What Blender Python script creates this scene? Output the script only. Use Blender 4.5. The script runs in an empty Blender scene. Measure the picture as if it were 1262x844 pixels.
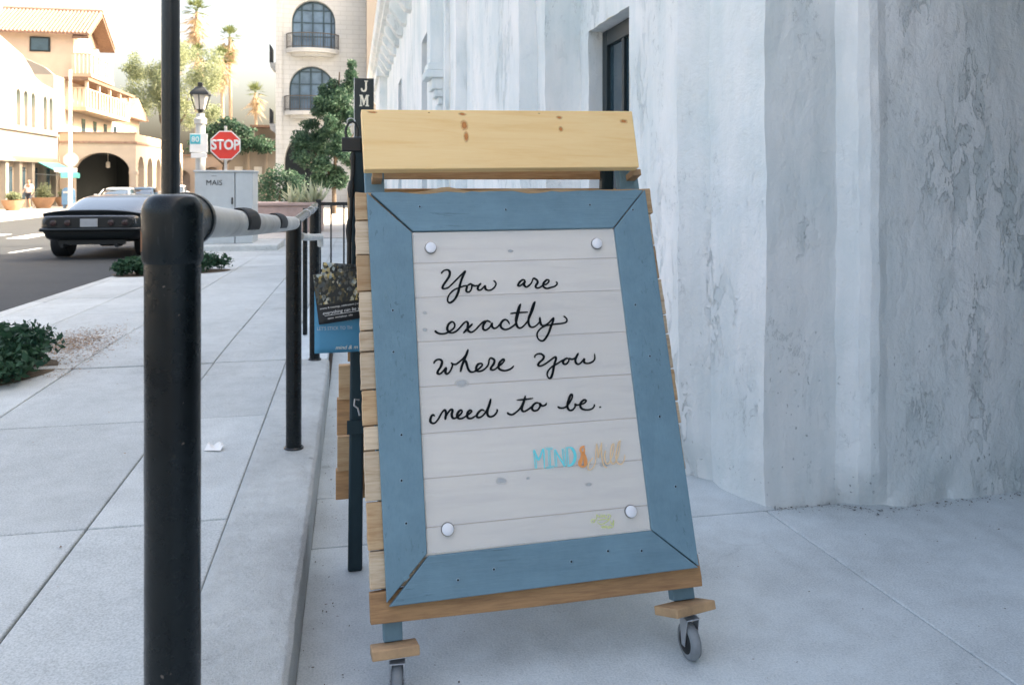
import bpy, bmesh, math, random
from mathutils import Vector, Matrix, noise
R = math.radians
rng = random.Random(7)
scene = bpy.context.scene
col = scene.collection

# ---------------------------------------------------------------- camera
cam_d = bpy.data.cameras.new('camera')
cam = bpy.data.objects.new('camera', cam_d)
col.objects.link(cam)
cam.location = (0.0, 0.0, 1.15)
cam.rotation_euler = (R(90), 0, -math.atan(0.196))
cam_d.sensor_width = 36.0
cam_d.lens = 28.53
cam_d.shift_y = -0.1561
cam_d.clip_start = 0.05
cam_d.clip_end = 3000
cam_d.dof.use_dof = True
cam_d.dof.focus_distance = 2.3
cam_d.dof.aperture_fstop = 9.0
scene.camera = cam

# ---------------------------------------------------------------- sky and sun
SUN = Vector((0.80, 0.03, 0.60)).normalized()      # towards the sun
sun_el = math.asin(SUN.z)
sun_az = math.atan2(SUN.x, SUN.y)                   # clockwise from +Y
world = bpy.data.worlds.new('World')
scene.world = world
world.use_nodes = True
wn = world.node_tree
bg = wn.nodes['Background']
sky = wn.nodes.new('ShaderNodeTexSky')
sky.sky_type = 'NISHITA'
sky.sun_disc = False
sky.sun_elevation = sun_el
sky.sun_rotation = sun_az
sky.altitude = 0
sky.air_density = 1.0
sky.dust_density = 9.2
sky.ozone_density = 1.0
wn.links.new(sky.outputs[0], bg.inputs[0])
bg.inputs[1].default_value = 0.15
sun_d = bpy.data.lights.new('sun', 'SUN')
sun_d.energy = 2.4
sun_d.angle = R(0.5)
sun_d.color = (1.0, 0.96, 0.90)
sun = bpy.data.objects.new('sun', sun_d)
col.objects.link(sun)
sun.rotation_euler = SUN.to_track_quat('Z', 'Y').to_euler()
vs = scene.view_settings
vs.view_transform = 'Standard'
vs.look = 'None'
vs.exposure = 2.52
vs.use_white_balance = True        # the camera is balanced for the open shade
vs.white_balance_temperature = 7600
vs.white_balance_tint = 10
vs.gamma = 1.0
scene.render.engine = 'CYCLES'
scene.cycles.max_bounces = 7
scene.cycles.transparent_max_bounces = 12

# ---------------------------------------------------------------- helpers
def g(y):                                            # grade of the pavement along the street
    return 0.0 if y < 6 else (-0.02 * (y - 6) if y < 26 else -0.4)

MATS = {}
def nt(name):
    m = bpy.data.materials.new(name); m.use_nodes = True
    t = m.node_tree
    return m, t, t.nodes['Principled BSDF']

def N(t, kind, **kw):
    n = t.nodes.new(kind)
    for k, v in kw.items():
        if k.startswith('i_'):
            n.inputs[k[2:].replace('_', ' ')].default_value = v
        else:
            setattr(n, k, v)
    return n

def ramp(t, fac, stops):
    r = t.nodes.new('ShaderNodeValToRGB')
    e = r.color_ramp.elements
    while len(e) < len(stops): e.new(0.5)
    for k, (p, c) in enumerate(stops):
        e[k].position = p
        e[k].color = (c, c, c, 1) if isinstance(c, (int, float)) else (*c, 1)
    t.links.new(fac, r.inputs[0])
    return r.outputs[0]

def mixc(t, fac, a, b, mode='MIX'):
    m = t.nodes.new('ShaderNodeMix'); m.data_type = 'RGBA'; m.blend_type = mode
    for sock, v in ((m.inputs[0], fac), (m.inputs[6], a), (m.inputs[7], b)):
        if hasattr(v, 'links'): t.links.new(v, sock)
        elif isinstance(v, (int, float)): sock.default_value = v
        else: sock.default_value = (*v, 1)
    return m.outputs[2]

def coords(t, kind='pos', scale=(1, 1, 1), rand=0.0):
    if kind == 'pos':
        o = t.nodes.new('ShaderNodeNewGeometry').outputs['Position']
    else:
        o = t.nodes.new('ShaderNodeTexCoord').outputs[{'obj': 'Object', 'gen': 'Generated'}[kind]]
    mp = t.nodes.new('ShaderNodeMapping')
    mp.inputs['Scale'].default_value = scale
    t.links.new(o, mp.inputs['Vector'])
    if rand:
        oi = t.nodes.new('ShaderNodeObjectInfo')
        mu = t.nodes.new('ShaderNodeMath'); mu.operation = 'MULTIPLY'; mu.inputs[1].default_value = rand
        t.links.new(oi.outputs['Random'], mu.inputs[0])
        cb = t.nodes.new('ShaderNodeCombineXYZ')
        for k in range(3): t.links.new(mu.outputs[0], cb.inputs[k])
        t.links.new(cb.outputs[0], mp.inputs['Location'])
    return mp.outputs[0]

def noise_tex(t, vec, scale, detail=4, rough=0.55, dist=0.0):
    n = t.nodes.new('ShaderNodeTexNoise')
    n.inputs['Scale'].default_value = scale; n.inputs['Detail'].default_value = detail
    n.inputs['Roughness'].default_value = rough; n.inputs['Distortion'].default_value = dist
    t.links.new(vec, n.inputs['Vector'])
    return n.outputs['Fac']

def bump(t, bsdf, h, strength=0.3, dist=0.01, prev=None):
    b = t.nodes.new('ShaderNodeBump')
    b.inputs['Strength'].default_value = strength; b.inputs['Distance'].default_value = dist
    t.links.new(h, b.inputs['Height'])
    if prev: t.links.new(prev, b.inputs['Normal'])
    t.links.new(b.outputs[0], bsdf.inputs['Normal'])
    return b.outputs[0]

def simple(name, c, rough=0.6, metal=0.0, var=0.12, scale=6.0, bmp=0.0, spec=0.5, coat=0.0, rand=0.0, emit=None):
    if name in MATS: return MATS[name]
    m, t, b = nt(name)
    v = coords(t, 'obj', rand=3.7)
    f = noise_tex(t, v, scale, 5, 0.6)
    lo = tuple(max(0, x * (1 - var)) for x in c); hi = tuple(min(1, x * (1 + var)) for x in c)
    out = ramp(t, f, [(0.3, lo), (0.7, hi)])
    if rand:
        oi = t.nodes.new('ShaderNodeObjectInfo')
        k = ramp(t, oi.outputs['Random'], [(0, 1 - rand), (1, 1.0)])
        out = mixc(t, 1.0, out, k, 'MULTIPLY')
    t.links.new(out, b.inputs['Base Color'])
    b.inputs['Roughness'].default_value = rough; b.inputs['Metallic'].default_value = metal
    b.inputs['Specular IOR Level'].default_value = spec
    b.inputs['Coat Weight'].default_value = coat
    b.inputs['Coat Roughness'].default_value = 0.06
    if bmp: bump(t, b, noise_tex(t, v, scale * 5, 6, 0.65), bmp, 0.01)
    MATS[name] = m
    return m

OFF = {}
class MB:
    def __init__(s): s.v = []; s.f = []; s.sm = []
    def add(s, vs_, fs, smooth=False):
        o = len(s.v); s.v += [tuple(v) for v in vs_]
        s.f += [tuple(i + o for i in f) for f in fs]; s.sm += [smooth] * len(fs)
        return s
    def box(s, lo, hi, m=None):
        x0, y0, z0 = lo; x1, y1, z1 = hi
        v = [Vector(p) for p in ((x0,y0,z0),(x1,y0,z0),(x1,y1,z0),(x0,y1,z0),(x0,y0,z1),(x1,y0,z1),(x1,y1,z1),(x0,y1,z1))]
        if m is not None: v = [m @ p for p in v]
        return s.add(v, [(0,3,2,1),(4,5,6,7),(0,1,5,4),(1,2,6,5),(2,3,7,6),(3,0,4,7)])
    def prism(s, poly, d0, d1, fn):
        """poly: list of (a,b); fn(a,b,d)->world; solid between d0 and d1"""
        n = len(poly)
        v = [fn(a, b, d0) for a, b in poly] + [fn(a, b, d1) for a, b in poly]
        fs = [tuple(range(n))[::-1], tuple(range(n, 2 * n))] + [(i, (i + 1) % n, n + (i + 1) % n, n + i) for i in range(n)]
        return s.add(v, fs)
    def tube(s, pts, r, seg=10, caps=True, smooth=True):
        pts = [Vector(p) for p in pts]; n = len(pts)
        rr = r if isinstance(r, (list, tuple)) else [r] * n
        base = []; up = None
        for i, p in enumerate(pts):
            d = (pts[min(i + 1, n - 1)] - pts[max(i - 1, 0)]).normalized()
            if up is None:
                up = d.cross(Vector((0.31, 0.95, 0.07))).normalized()
                if up.length < 0.1: up = d.cross(Vector((1, 0, 0))).normalized()
            up = (up - d * up.dot(d)).normalized(); sd = d.cross(up)
            base.append([p + (up * math.cos(2 * math.pi * k / seg) + sd * math.sin(2 * math.pi * k / seg)) * rr[i] for k in range(seg)])
        v = [q for ring in base for q in ring]
        fs = []
        for i in range(n - 1):
            for k in range(seg):
                a = i * seg + k; b = i * seg + (k + 1) % seg
                fs.append((a, b, b + seg, a + seg))
        s.add(v, fs, smooth)
        if caps:
            s.add(base[0], [tuple(range(seg))[::-1]]); s.add(base[-1], [tuple(range(seg))])
        return s
    def lathe(s, prof, c, seg=16, smooth=True, m=None):
        """prof (r,z) around vertical axis at c"""
        v = []; c = Vector(c)
        for r_, z in prof:
            for k in range(seg):
                a = 2 * math.pi * k / seg
                p = Vector((r_ * math.cos(a), r_ * math.sin(a), z))
                v.append((m @ p if m is not None else p) + c)
        fs = []
        for i in range(len(prof) - 1):
            for k in range(seg):
                a = i * seg + k; b = i * seg + (k + 1) % seg
                fs.append((a, b, b + seg, a + seg))
        s.add(v, fs, smooth)
        n = len(prof)
        s.add(v[:seg], [tuple(range(seg))[::-1]]); s.add(v[(n - 1) * seg:], [tuple(range(seg))])
        return s
    def loft(s, secs, close=True, caps=True, smooth=True):
        n = len(secs[0]); v = [p for q in secs for p in q]; fs = []
        for i in range(len(secs) - 1):
            for k in range(n if close else n - 1):
                a = i * n + k; b = i * n + (k + 1) % n
                fs.append((a, b, b + n, a + n))
        s.add(v, fs, smooth)
        if caps and close:
            s.add(secs[0], [tuple(range(n))[::-1]]); s.add(secs[-1], [tuple(range(n))])
        return s
    def grid(s, fn, nu, nv, smooth=False):
        v = [fn(i / nu, j / nv) for j in range(nv + 1) for i in range(nu + 1)]
        fs = [(j*(nu+1)+i, j*(nu+1)+i+1, (j+1)*(nu+1)+i+1, (j+1)*(nu+1)+i) for j in range(nv) for i in range(nu)]
        return s.add(v, fs, smooth)
    def build(s, name, mat, parent=None, bev=0.0, seg=2, angle=40, fix=True):
        me = bpy.data.meshes.new(name)
        off = OFF.get(parent.name, Vector()) if parent else Vector()
        me.from_pydata([tuple(Vector(p) - off) for p in s.v], [], s.f)
        for i, p in enumerate(me.polygons): p.use_smooth = s.sm[i]
        if fix:
            b = bmesh.new(); b.from_mesh(me)
            bmesh.ops.remove_doubles(b, verts=b.verts, dist=1e-5)
            bmesh.ops.recalc_face_normals(b, faces=b.faces)
            b.to_mesh(me); b.free()
        if any(s.sm): me.set_sharp_from_angle(angle=R(angle))
        o = bpy.data.objects.new(name, me); col.objects.link(o)
        if isinstance(mat, str): mat = MATS[mat]
        me.materials.append(mat)
        if parent: o.parent = parent; OFF[o.name] = off
        if bev:
            md = o.modifiers.new('bevel', 'BEVEL'); md.width = bev; md.segments = seg; md.limit_method = 'ANGLE'; md.angle_limit = R(40)
        return o

def tag(o, label, cat, group=None):
    o['label'] = label; o['category'] = cat
    if group: o['group'] = group
    return o
def thing(name, label, cat, loc=(0, 0, 0), group=None, rz=0.0):
    o = bpy.data.objects.new(name, None); col.objects.link(o)
    o.location = loc; o.rotation_euler = (0, 0, rz); o.empty_display_size = 0.2
    OFF[o.name] = Vector(loc) if rz == 0 else Vector()
    return tag(o, label, cat, group)
def local(o): OFF[o.name] = Vector(); return o        # parts given in the thing's own coordinates
def structure(o): o['kind'] = 'structure'; return o
def copy_tree(o, parent=None):
    c = o.copy(); col.objects.link(c); c.parent = parent
    OFF[c.name] = OFF.get(o.name, Vector())
    for ch in list(o.children): copy_tree(ch, c)
    return c
def text(body, size, m, mat, name, parent, extrude=0.001, ax='CENTER', shear=0.0, sx=1.0):
    cu = bpy.data.curves.new(name, 'FONT'); cu.body = body; cu.size = size; cu.extrude = extrude
    cu.align_x = ax; cu.align_y = 'CENTER'; cu.shear = shear; cu.resolution_u = 3
    to = bpy.data.objects.new(name + '_tmp', cu); col.objects.link(to)
    bpy.context.view_layer.update()
    me = bpy.data.meshes.new_from_object(to.evaluated_get(bpy.context.evaluated_depsgraph_get()))
    bpy.data.objects.remove(to); bpy.data.curves.remove(cu)
    off = OFF.get(parent.name, Vector()) if parent else Vector()
    for v in me.vertices:
        v.co = (m @ Vector((v.co.x * sx, v.co.y, v.co.z))) - off
    me.name = name
    me.materials.clear(); me.materials.append(MATS[mat] if isinstance(mat, str) else mat)
    o = bpy.data.objects.new(name, me); col.objects.link(o)
    if parent: o.parent = parent
    return o
def frame_m(o, x, y):
    x = Vector(x).normalized(); y = Vector(y); y = (y - x * x.dot(y)).normalized(); z = x.cross(y)
    m = Matrix((x, y, z)).transposed().to_4x4(); m.translation = Vector(o)
    return m
def catmull(P, sub=5):
    if len(P) < 3: return [Vector((*p, 0)) for p in P]
    P = [Vector((*p, 0)) for p in P]; Q = [P[0] * 2 - P[1]] + P + [P[-1] * 2 - P[-2]]
    out = []
    for i in range(1, len(Q) - 2):
        a, b, c, d = Q[i-1:i+3]
        for k in range(sub):
            t = k / sub
            out.append(0.5 * ((2*b) + (c - a)*t + (2*a - 5*b + 4*c - d)*t*t + (3*b - a - 3*c + d)*t**3))
    return out + [P[-1]]

# ---------------------------------------------------------------- materials
def concrete(name, c, spots=0.5, scale=1.0, bstr=0.25, stain=0.2, pores=True):
    m, t, b = nt(name)
    v = coords(t, 'pos', (scale,) * 3)
    big = noise_tex(t, v, 1.3, 5, 0.6)
    mid = noise_tex(t, v, 9, 6, 0.65)
    fine = noise_tex(t, v, 160, 3, 0.7)
    a = ramp(t, big, [(0.3, tuple(x * (1 - stain) for x in c)), (0.62, c)])
    a = mixc(t, 0.35, a, ramp(t, mid, [(0.3, tuple(x * 0.72 for x in c)), (0.65, tuple(min(1, x * 1.1) for x in c))]))
    a = mixc(t, 0.28, a, ramp(t, fine, [(0.35, 0.12), (0.6, 0.78)]), 'OVERLAY')
    # dark flecks and gum spots
    vo = t.nodes.new('ShaderNodeTexVoronoi'); vo.inputs['Scale'].default_value = 4.0
    t.links.new(v, vo.inputs['Vector'])
    sp = ramp(t, vo.outputs['Distance'], [(0.0, 1), (0.07, 1), (0.10, 0)])
    keep = ramp(t, noise_tex(t, v, 2.3, 2), [(0.52, 0), (0.58, 1)])
    spk = mixc(t, 1.0, sp, keep, 'MULTIPLY')
    vo2 = t.nodes.new('ShaderNodeTexVoronoi'); vo2.inputs['Scale'].default_value = 60
    t.links.new(v, vo2.inputs['Vector'])
    sp2 = mixc(t, 1.0, ramp(t, vo2.outputs['Distance'], [(0.0, 1), (0.16, 1), (0.22, 0)]), ramp(t, noise_tex(t, v, 4.0, 3), [(0.55, 0), (0.68, 1)]), 'MULTIPLY')
    a = mixc(t, mixc(t, 1.0, spk, (spots, spots, spots), 'MULTIPLY'), a, tuple(x * 0.5 for x in c))
    a = mixc(t, mixc(t, 1.0, sp2, (spots * .8,) * 3, 'MULTIPLY'), a, tuple(x * 0.4 for x in c))
    nz3 = t.nodes.new('ShaderNodeTexNoise'); nz3.inputs['Scale'].default_value = 3.0; nz3.inputs['Detail'].default_value = 6; t.links.new(v, nz3.inputs['Vector'])
    s3 = t.nodes.new('ShaderNodeVectorMath'); s3.operation = 'SCALE'; s3.inputs['Scale'].default_value = .45; t.links.new(nz3.outputs['Color'], s3.inputs[0])
    a3 = t.nodes.new('ShaderNodeVectorMath'); a3.operation = 'ADD'; t.links.new(v, a3.inputs[0]); t.links.new(s3.outputs[0], a3.inputs[1])
    vc = t.nodes.new('ShaderNodeTexVoronoi'); vc.feature = 'DISTANCE_TO_EDGE'; vc.inputs['Scale'].default_value = .9; t.links.new(a3.outputs[0], vc.inputs['Vector'])
    ck = mixc(t, 1.0, ramp(t, vc.outputs['Distance'], [(0.0, 1), (0.0035, .6), (0.007, 0)]), ramp(t, noise_tex(t, v, .8, 2), [(0.57, 0), (0.64, .28)]), 'MULTIPLY')
    a = mixc(t, ck, a, tuple(x * 0.35 for x in c))
    oi = t.nodes.new('ShaderNodeObjectInfo')
    a = mixc(t, 1.0, a, ramp(t, oi.outputs['Random'], [(0, 0.87), (1, 1.0)]), 'MULTIPLY')
    t.links.new(a, b.inputs['Base Color'])
    b.inputs['Roughness'].default_value = 0.85; b.inputs['Specular IOR Level'].default_value = 0.3
    nb = bump(t, b, fine, min(1, bstr * 1.4), 0.006)
    bump(t, b, mid, min(1, bstr * 0.8), 0.018, nb)
    MATS[name] = m
concrete('pavement', (0.53, 0.56, 0.555), 0.35, stain=.25)
concrete('landing', (0.63, 0.69, 0.71), 0.5, stain=0.3)
concrete('kerb_stone', (0.63, 0.66, 0.65), 0.8, 1.7, 1.0, stain=.3)
concrete('far_paving', (0.52, 0.49, 0.45), 0.2)
concrete('asphalt', (0.055, 0.062, 0.068), 0.2, 1.0, 0.5)
simple('joint', (0.10, 0.10, 0.10), 0.95)

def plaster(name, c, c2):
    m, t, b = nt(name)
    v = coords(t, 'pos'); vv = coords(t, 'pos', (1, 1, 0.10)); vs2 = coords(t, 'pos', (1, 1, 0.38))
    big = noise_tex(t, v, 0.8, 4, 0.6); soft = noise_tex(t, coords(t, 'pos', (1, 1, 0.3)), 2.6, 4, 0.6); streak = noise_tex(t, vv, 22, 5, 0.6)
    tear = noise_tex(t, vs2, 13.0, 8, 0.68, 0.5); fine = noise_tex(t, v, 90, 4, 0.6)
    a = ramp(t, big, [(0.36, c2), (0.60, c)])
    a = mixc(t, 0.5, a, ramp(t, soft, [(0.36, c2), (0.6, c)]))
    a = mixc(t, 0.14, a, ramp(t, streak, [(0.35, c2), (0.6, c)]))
    def mul(x, y): return mixc(t, 1.0, x, y if hasattr(y, 'links') else (y,) * 3, 'MULTIPLY')
    clus = ramp(t, noise_tex(t, vs2, 2.1, 4, 0.6), [(0.50, 0), (0.60, 1)])
    patch = mul(ramp(t, tear, [(0.525, 0), (0.54, 1)]), clus)          # flaked top coat
    rim = mul(ramp(t, tear, [(0.500, 0), (0.524, 1), (0.545, 0)]), ramp(t, noise_tex(t, vs2, 3.3, 4, 0.6), [(0.555, 0), (0.60, 1)]))
    lines = mul(ramp(t, noise_tex(t, vv, 34, 6, 0.7, 0.4), [(0.60, 0), (0.63, 1)]), ramp(t, noise_tex(t, vs2, 4.2, 3, 0.6), [(0.52, 0), (0.60, 1)]))
    a = mixc(t, mul(patch, 0.5), a, tuple(x * 0.80 for x in c2))
    rim = mul(rim, ramp(t, noise_tex(t, v, 28, 3), [(0.46, 0), (0.56, 1)]))
    a = mixc(t, mul(rim, 0.45), a, tuple(x * 0.40 for x in c2))
    a = mixc(t, mul(lines, 0.15), a, tuple(x * 0.45 for x in c2))
    sp = t.nodes.new('ShaderNodeSeparateXYZ'); t.links.new(v, sp.inputs[0])
    mr = t.nodes.new('ShaderNodeMapRange'); mr.inputs[1].default_value = 1.3; mr.inputs[2].default_value = -0.2; t.links.new(sp.outputs[2], mr.inputs[0])
    vo = t.nodes.new('ShaderNodeTexVoronoi'); vo.inputs['Scale'].default_value = 38; vo.inputs['Randomness'].default_value = 1.0
    wv = t.nodes.new('ShaderNodeVectorMath'); wv.operation = 'ADD'; nn_ = t.nodes.new('ShaderNodeTexNoise'); nn_.inputs['Scale'].default_value = 30; t.links.new(v, nn_.inputs['Vector'])
    sc_ = t.nodes.new('ShaderNodeVectorMath'); sc_.operation = 'SCALE'; sc_.inputs['Scale'].default_value = .03; t.links.new(nn_.outputs['Color'], sc_.inputs[0])
    t.links.new(coords(t, 'pos', (1, 1, .6)), wv.inputs[0]); t.links.new(sc_.outputs[0], wv.inputs[1]); t.links.new(wv.outputs[0], vo.inputs['Vector'])
    chip = mul(mul(ramp(t, vo.outputs['Distance'], [(0.0, 1), (0.12, 1), (0.17, 0)]), ramp(t, noise_tex(t, v, 7, 4), [(0.54, 0), (0.60, 1)])), mr.outputs[0])
    a = mixc(t, mul(chip, 0.75), a, tuple(x * 0.35 for x in c2))
    t.links.new(a, b.inputs['Base Color'])
    b.inputs['Roughness'].default_value = 0.8; b.inputs['Specular IOR Level'].default_value = 0.25
    n1 = bump(t, b, patch, 0.8, 0.006); n1.node.invert = True
    n2 = bump(t, b, chip, 0.5, 0.006, n1); n2.node.invert = True
    n3 = bump(t, b, streak, 0.07, 0.010, n2)
    n4 = bump(t, b, noise_tex(t, coords(t, 'pos', (1, 1, .8)), 7, 8, 0.66, .2), 0.6, 0.035, n3)
    bump(t, b, fine, 0.15, 0.004, n4)
    MATS[name] = m
plaster('plaster', (0.88, 0.885, 0.875), (0.60, 0.69, 0.705))  # second colour is worn grey with the teal tone of shade put in

def wood(name, light, dark, axis='x', wear=0.0, grain=1.0, rough=0.6, knots=True, rnd=0.25):
    m, t, b = nt(name)
    sc = {'x': (1.2, 14, 14), 'y': (14, 1.2, 14), 'z': (14, 14, 1.2)}[axis]
    v = coords(t, 'obj', sc, rand=41.0)
    w = noise_tex(t, v, 2.2, 7, 0.62, 0.9)
    wf = noise_tex(t, coords(t, 'obj', tuple(s * 6 for s in sc), rand=13.0), 2.0, 4, 0.6, 0.3)
    a = ramp(t, w, [(0.30, dark), (0.50, tuple((x * .7 + y * .3) for x, y in zip(light, dark))), (0.68, light)])
    a = mixc(t, 0.35 * grain, a, ramp(t, wf, [(0.35, dark), (0.6, light)]))
    if wear:
        sw = {'x': (3, 46, 46), 'z': (46, 46, 3)}[axis]
        sc1 = ramp(t, noise_tex(t, coords(t, 'obj', sw, rand=9.0), 2.0, 5, .65, .5), [(0.60, 0), (0.63, 1)])
        cl = ramp(t, noise_tex(t, coords(t, 'obj', rand=5.0), 5.0, 4, .6), [(0.45, 0), (0.60, 1)])
        a = mixc(t, mixc(t, 1.0, mixc(t, 1.0, sc1, cl, 'MULTIPLY'), (wear,) * 3, 'MULTIPLY'), a, tuple(x * .18 for x in dark))
        mot = noise_tex(t, coords(t, 'obj', rand=7.0), 7.0, 6, .7)
        a = mixc(t, .5, a, ramp(t, mot, [(0.34, tuple(x * .80 for x in light)), (0.64, tuple(min(1, x * 1.12) for x in light))]))
    oi = t.nodes.new('ShaderNodeObjectInfo')
    a = mixc(t, 1.0, a, ramp(t, oi.outputs['Random'], [(0, 1 - rnd), (1, 1.0)]), 'MULTIPLY')
    t.links.new(a, b.inputs['Base Color'])
    b.inputs['Roughness'].default_value = rough; b.inputs['Specular IOR Level'].default_value = 0.3
    bump(t, b, wf, 0.25 * grain, 0.003)
    MATS[name] = m
wood('blue_paint_x', (0.165, 0.285, 0.35), (0.115, 0.215, 0.275), 'x', wear=.65, grain=1.1, rnd=0.06, rough=0.55)
wood('blue_paint_z', (0.165, 0.285, 0.35), (0.115, 0.215, 0.275), 'z', wear=.65, grain=1.1, rnd=0.06, rough=0.55)
wood('blue_paint_shaded', (0.018, 0.04, 0.05), (0.012, 0.03, 0.038), 'z', grain=0.5, rnd=0.05, rough=0.5)  # blue leg paint, the shade behind the boards put into its colour
wood('pine', (0.95, 0.68, 0.345), (0.88, 0.56, 0.24), 'x', grain=0.35, rnd=0.02, rough=0.5)
wood('pallet', (0.72, 0.50, 0.30), (0.44, 0.24, 0.11), 'x', grain=1.0, rnd=0.35, rough=0.8)
wood('pallet_pale', (0.82, 0.66, 0.48), (0.48, 0.31, 0.18), 'x', grain=1.0, rnd=0.25, rough=0.8)
wood('pallet_dark', (0.58, 0.33, 0.16), (0.28, 0.15, 0.08), 'x', grain=1.0, rnd=0.3, rough=0.8)
wood('whitewash', (0.86, 0.80, 0.72), (0.68, 0.645, 0.60), 'x', grain=0.5, rnd=0.12, rough=0.7)
simple('raw_wood_block', (0.42, 0.265, 0.145), 0.8, var=0.3, scale=14, bmp=0.2)
simple('black_paint', (0.0035, 0.0065, 0.008), 0.24, var=0.5, scale=9, bmp=0.16, spec=0.5)
m, t, b = nt('black_paint_worn'); v = coords(t, 'pos')
ch = ramp(t, noise_tex(t, v, 34, 5, .7), [(0.685, 0), (0.70, 1)])
vch = ramp(t, noise_tex(t, coords(t, 'pos', (1, 1, .2)), 60, 4, .6), [(0.66, 0), (0.70, .35)])
a = mixc(t, ch, mixc(t, vch, ramp(t, noise_tex(t, v, 7, 5), [(.3, (.002, .004, .005)), (.7, (.006, .011, .013))]), (.05, .06, .06)), (.16, .13, .11))
t.links.new(a, b.inputs['Base Color']); t.links.new(ramp(t, noise_tex(t, v, 18, 5, .7), [(.3, .16), (.7, .42)]), b.inputs['Roughness'])
n1 = bump(t, b, ch, .5, .001); n1.node.invert = True; bump(t, b, noise_tex(t, v, 45, 5, .6), .22, .004, n1)
b.inputs['Specular IOR Level'].default_value = .32
MATS['black_paint_worn'] = m
simple('black_metal', (0.004, 0.0065, 0.008), 0.4, var=0.2)
simple('galvanised', (0.56, 0.56, 0.53), 0.5, metal=0.3, var=0.22, scale=9)
simple('rust', (0.30, 0.14, 0.07), 0.9, var=0.4, scale=40)
simple('rubber', (0.010, 0.012, 0.014), 0.7, var=0.3)
simple('tyre_grey', (0.20, 0.22, 0.235), 0.6, var=0.25, scale=20)
simple('zinc', (0.55, 0.57, 0.60), 0.35, metal=0.8, var=0.15)
simple('white_cap', (0.82, 0.83, 0.86), 0.4, var=0.03)
simple('ink', (0.005, 0.008, 0.010), 0.7, var=0.2, spec=0.1)
simple('ink_teal', (0.10, 0.66, 0.72), 0.5, var=0.05)
simple('ink_orange', (0.85, 0.33, 0.10), 0.5, var=0.05)
simple('ink_tan', (0.78, 0.55, 0.32), 0.5, var=0.05)
simple('ink_green', (0.62, 0.68, 0.24), 0.5, var=0.05)
simple('dark_gap', (0.005, 0.007, 0.009), 0.9)
simple('white_paint', (0.78, 0.78, 0.76), 0.6, var=0.06)
simple('red_sign', (0.72, 0.045, 0.03), 0.45, var=0.04)
simple('glass_dark', (0.02, 0.045, 0.06), 0.06, var=0.3, scale=1.5, spec=0.8)
simple('glass_blue', (0.05, 0.10, 0.14), 0.08, var=0.3, scale=0.8, spec=0.9)
simple('frame_dark', (0.008, 0.02, 0.025), 0.5, var=0.2)
def knot_mat(name, c, r=0.8):
    m, t, b = nt(name)
    gen = t.nodes.new('ShaderNodeTexCoord').outputs['Generated']
    mp = t.nodes.new('ShaderNodeMapping'); mp.inputs['Location'].default_value = (-1, -1, -1); mp.inputs['Scale'].default_value = (2, 2, 2)
    t.links.new(gen, mp.inputs[0])
    ln = t.nodes.new('ShaderNodeVectorMath'); ln.operation = 'LENGTH'; t.links.new(mp.outputs[0], ln.inputs[0])
    nz = noise_tex(t, coords(t, 'pos'), 60, 4)
    ad = t.nodes.new('ShaderNodeMath'); ad.operation = 'MULTIPLY_ADD'; ad.inputs[1].default_value = 0.6
    t.links.new(nz, ad.inputs[0]); t.links.new(ln.outputs['Value'], ad.inputs[2])
    al = ramp(t, ad.outputs[0], [(0.35, r), (0.75, r * .5), (1.0, 0.0)])
    t.links.new(al, b.inputs['Alpha'])
    b.inputs['Base Color'].default_value = (*c, 1); b.inputs['Roughness'].default_value = 0.6
    MATS[name] = m
knot_mat('knot_brown', (0.60, 0.22, 0.05), 0.8)
knot_mat('knot_blue', (0.22, 0.29, 0.34), 0.95)
def acrylic():
    m = bpy.data.materials.new('acrylic'); m.use_nodes = True; t = m.node_tree
    b = t.nodes['Principled BSDF']; b.inputs['Base Color'].default_value = (0.9, 0.88, 0.85, 1)
    b.inputs['Roughness'].default_value = 0.22; b.inputs['Specular IOR Level'].default_value = 0.45
    tr = t.nodes.new('ShaderNodeBsdfTransparent'); mx = t.nodes.new('ShaderNodeMixShader'); mx.inputs[0].default_value = 0.25
    t.links.new(tr.outputs[0], mx.inputs[1]); t.links.new(b.outputs[0], mx.inputs[2])
    t.links.new(mx.outputs[0], t.nodes['Material Output'].inputs[0])
    MATS['acrylic'] = m
acrylic()
def leafmat(name, c1, c2, tr=0.3):
    m, t, b = nt(name)
    at = t.nodes.new('ShaderNodeAttribute'); at.attribute_name = 'tint'
    t.links.new(ramp(t, at.outputs['Fac'], [(0, c1), (1, c2)]), b.inputs['Base Color'])
    b.inputs['Roughness'].default_value = 0.55; b.inputs['Specular IOR Level'].default_value = 0.3
    tl = t.nodes.new('ShaderNodeBsdfTranslucent'); mx = t.nodes.new('ShaderNodeMixShader'); mx.inputs[0].default_value = tr
    t.links.new(b.inputs['Base Color'].links[0].from_socket, tl.inputs[0]); t.links.new(b.outputs[0], mx.inputs[1]); t.links.new(tl.outputs[0], mx.inputs[2])
    t.links.new(mx.outputs[0], t.nodes['Material Output'].inputs[0])
    MATS[name] = m
leafmat('leaf_dark', (0.012, 0.045, 0.028), (0.05, 0.12, 0.06))
leafmat('leaf_tree', (0.014, 0.05, 0.036), (0.07, 0.14, 0.085))
leafmat('leaf_pale', (0.15, 0.19, 0.11), (0.34, 0.38, 0.24), .5)
leafmat('leaf_yucca', (0.40, 0.44, 0.30), (0.62, 0.64, 0.46))
leafmat('palm_green', (0.06, 0.10, 0.04), (0.20, 0.23, 0.10))
leafmat('palm_dry', (0.30, 0.22, 0.13), (0.58, 0.45, 0.30))
leafmat('litter', (0.16, 0.09, 0.05), (0.46, 0.29, 0.16))
simple('bark', (0.10, 0.075, 0.055), 0.9, var=0.4, scale=14, bmp=0.4)
simple('palm_bark', (0.33, 0.25, 0.18), 0.9, var=0.3, scale=8)
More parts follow.
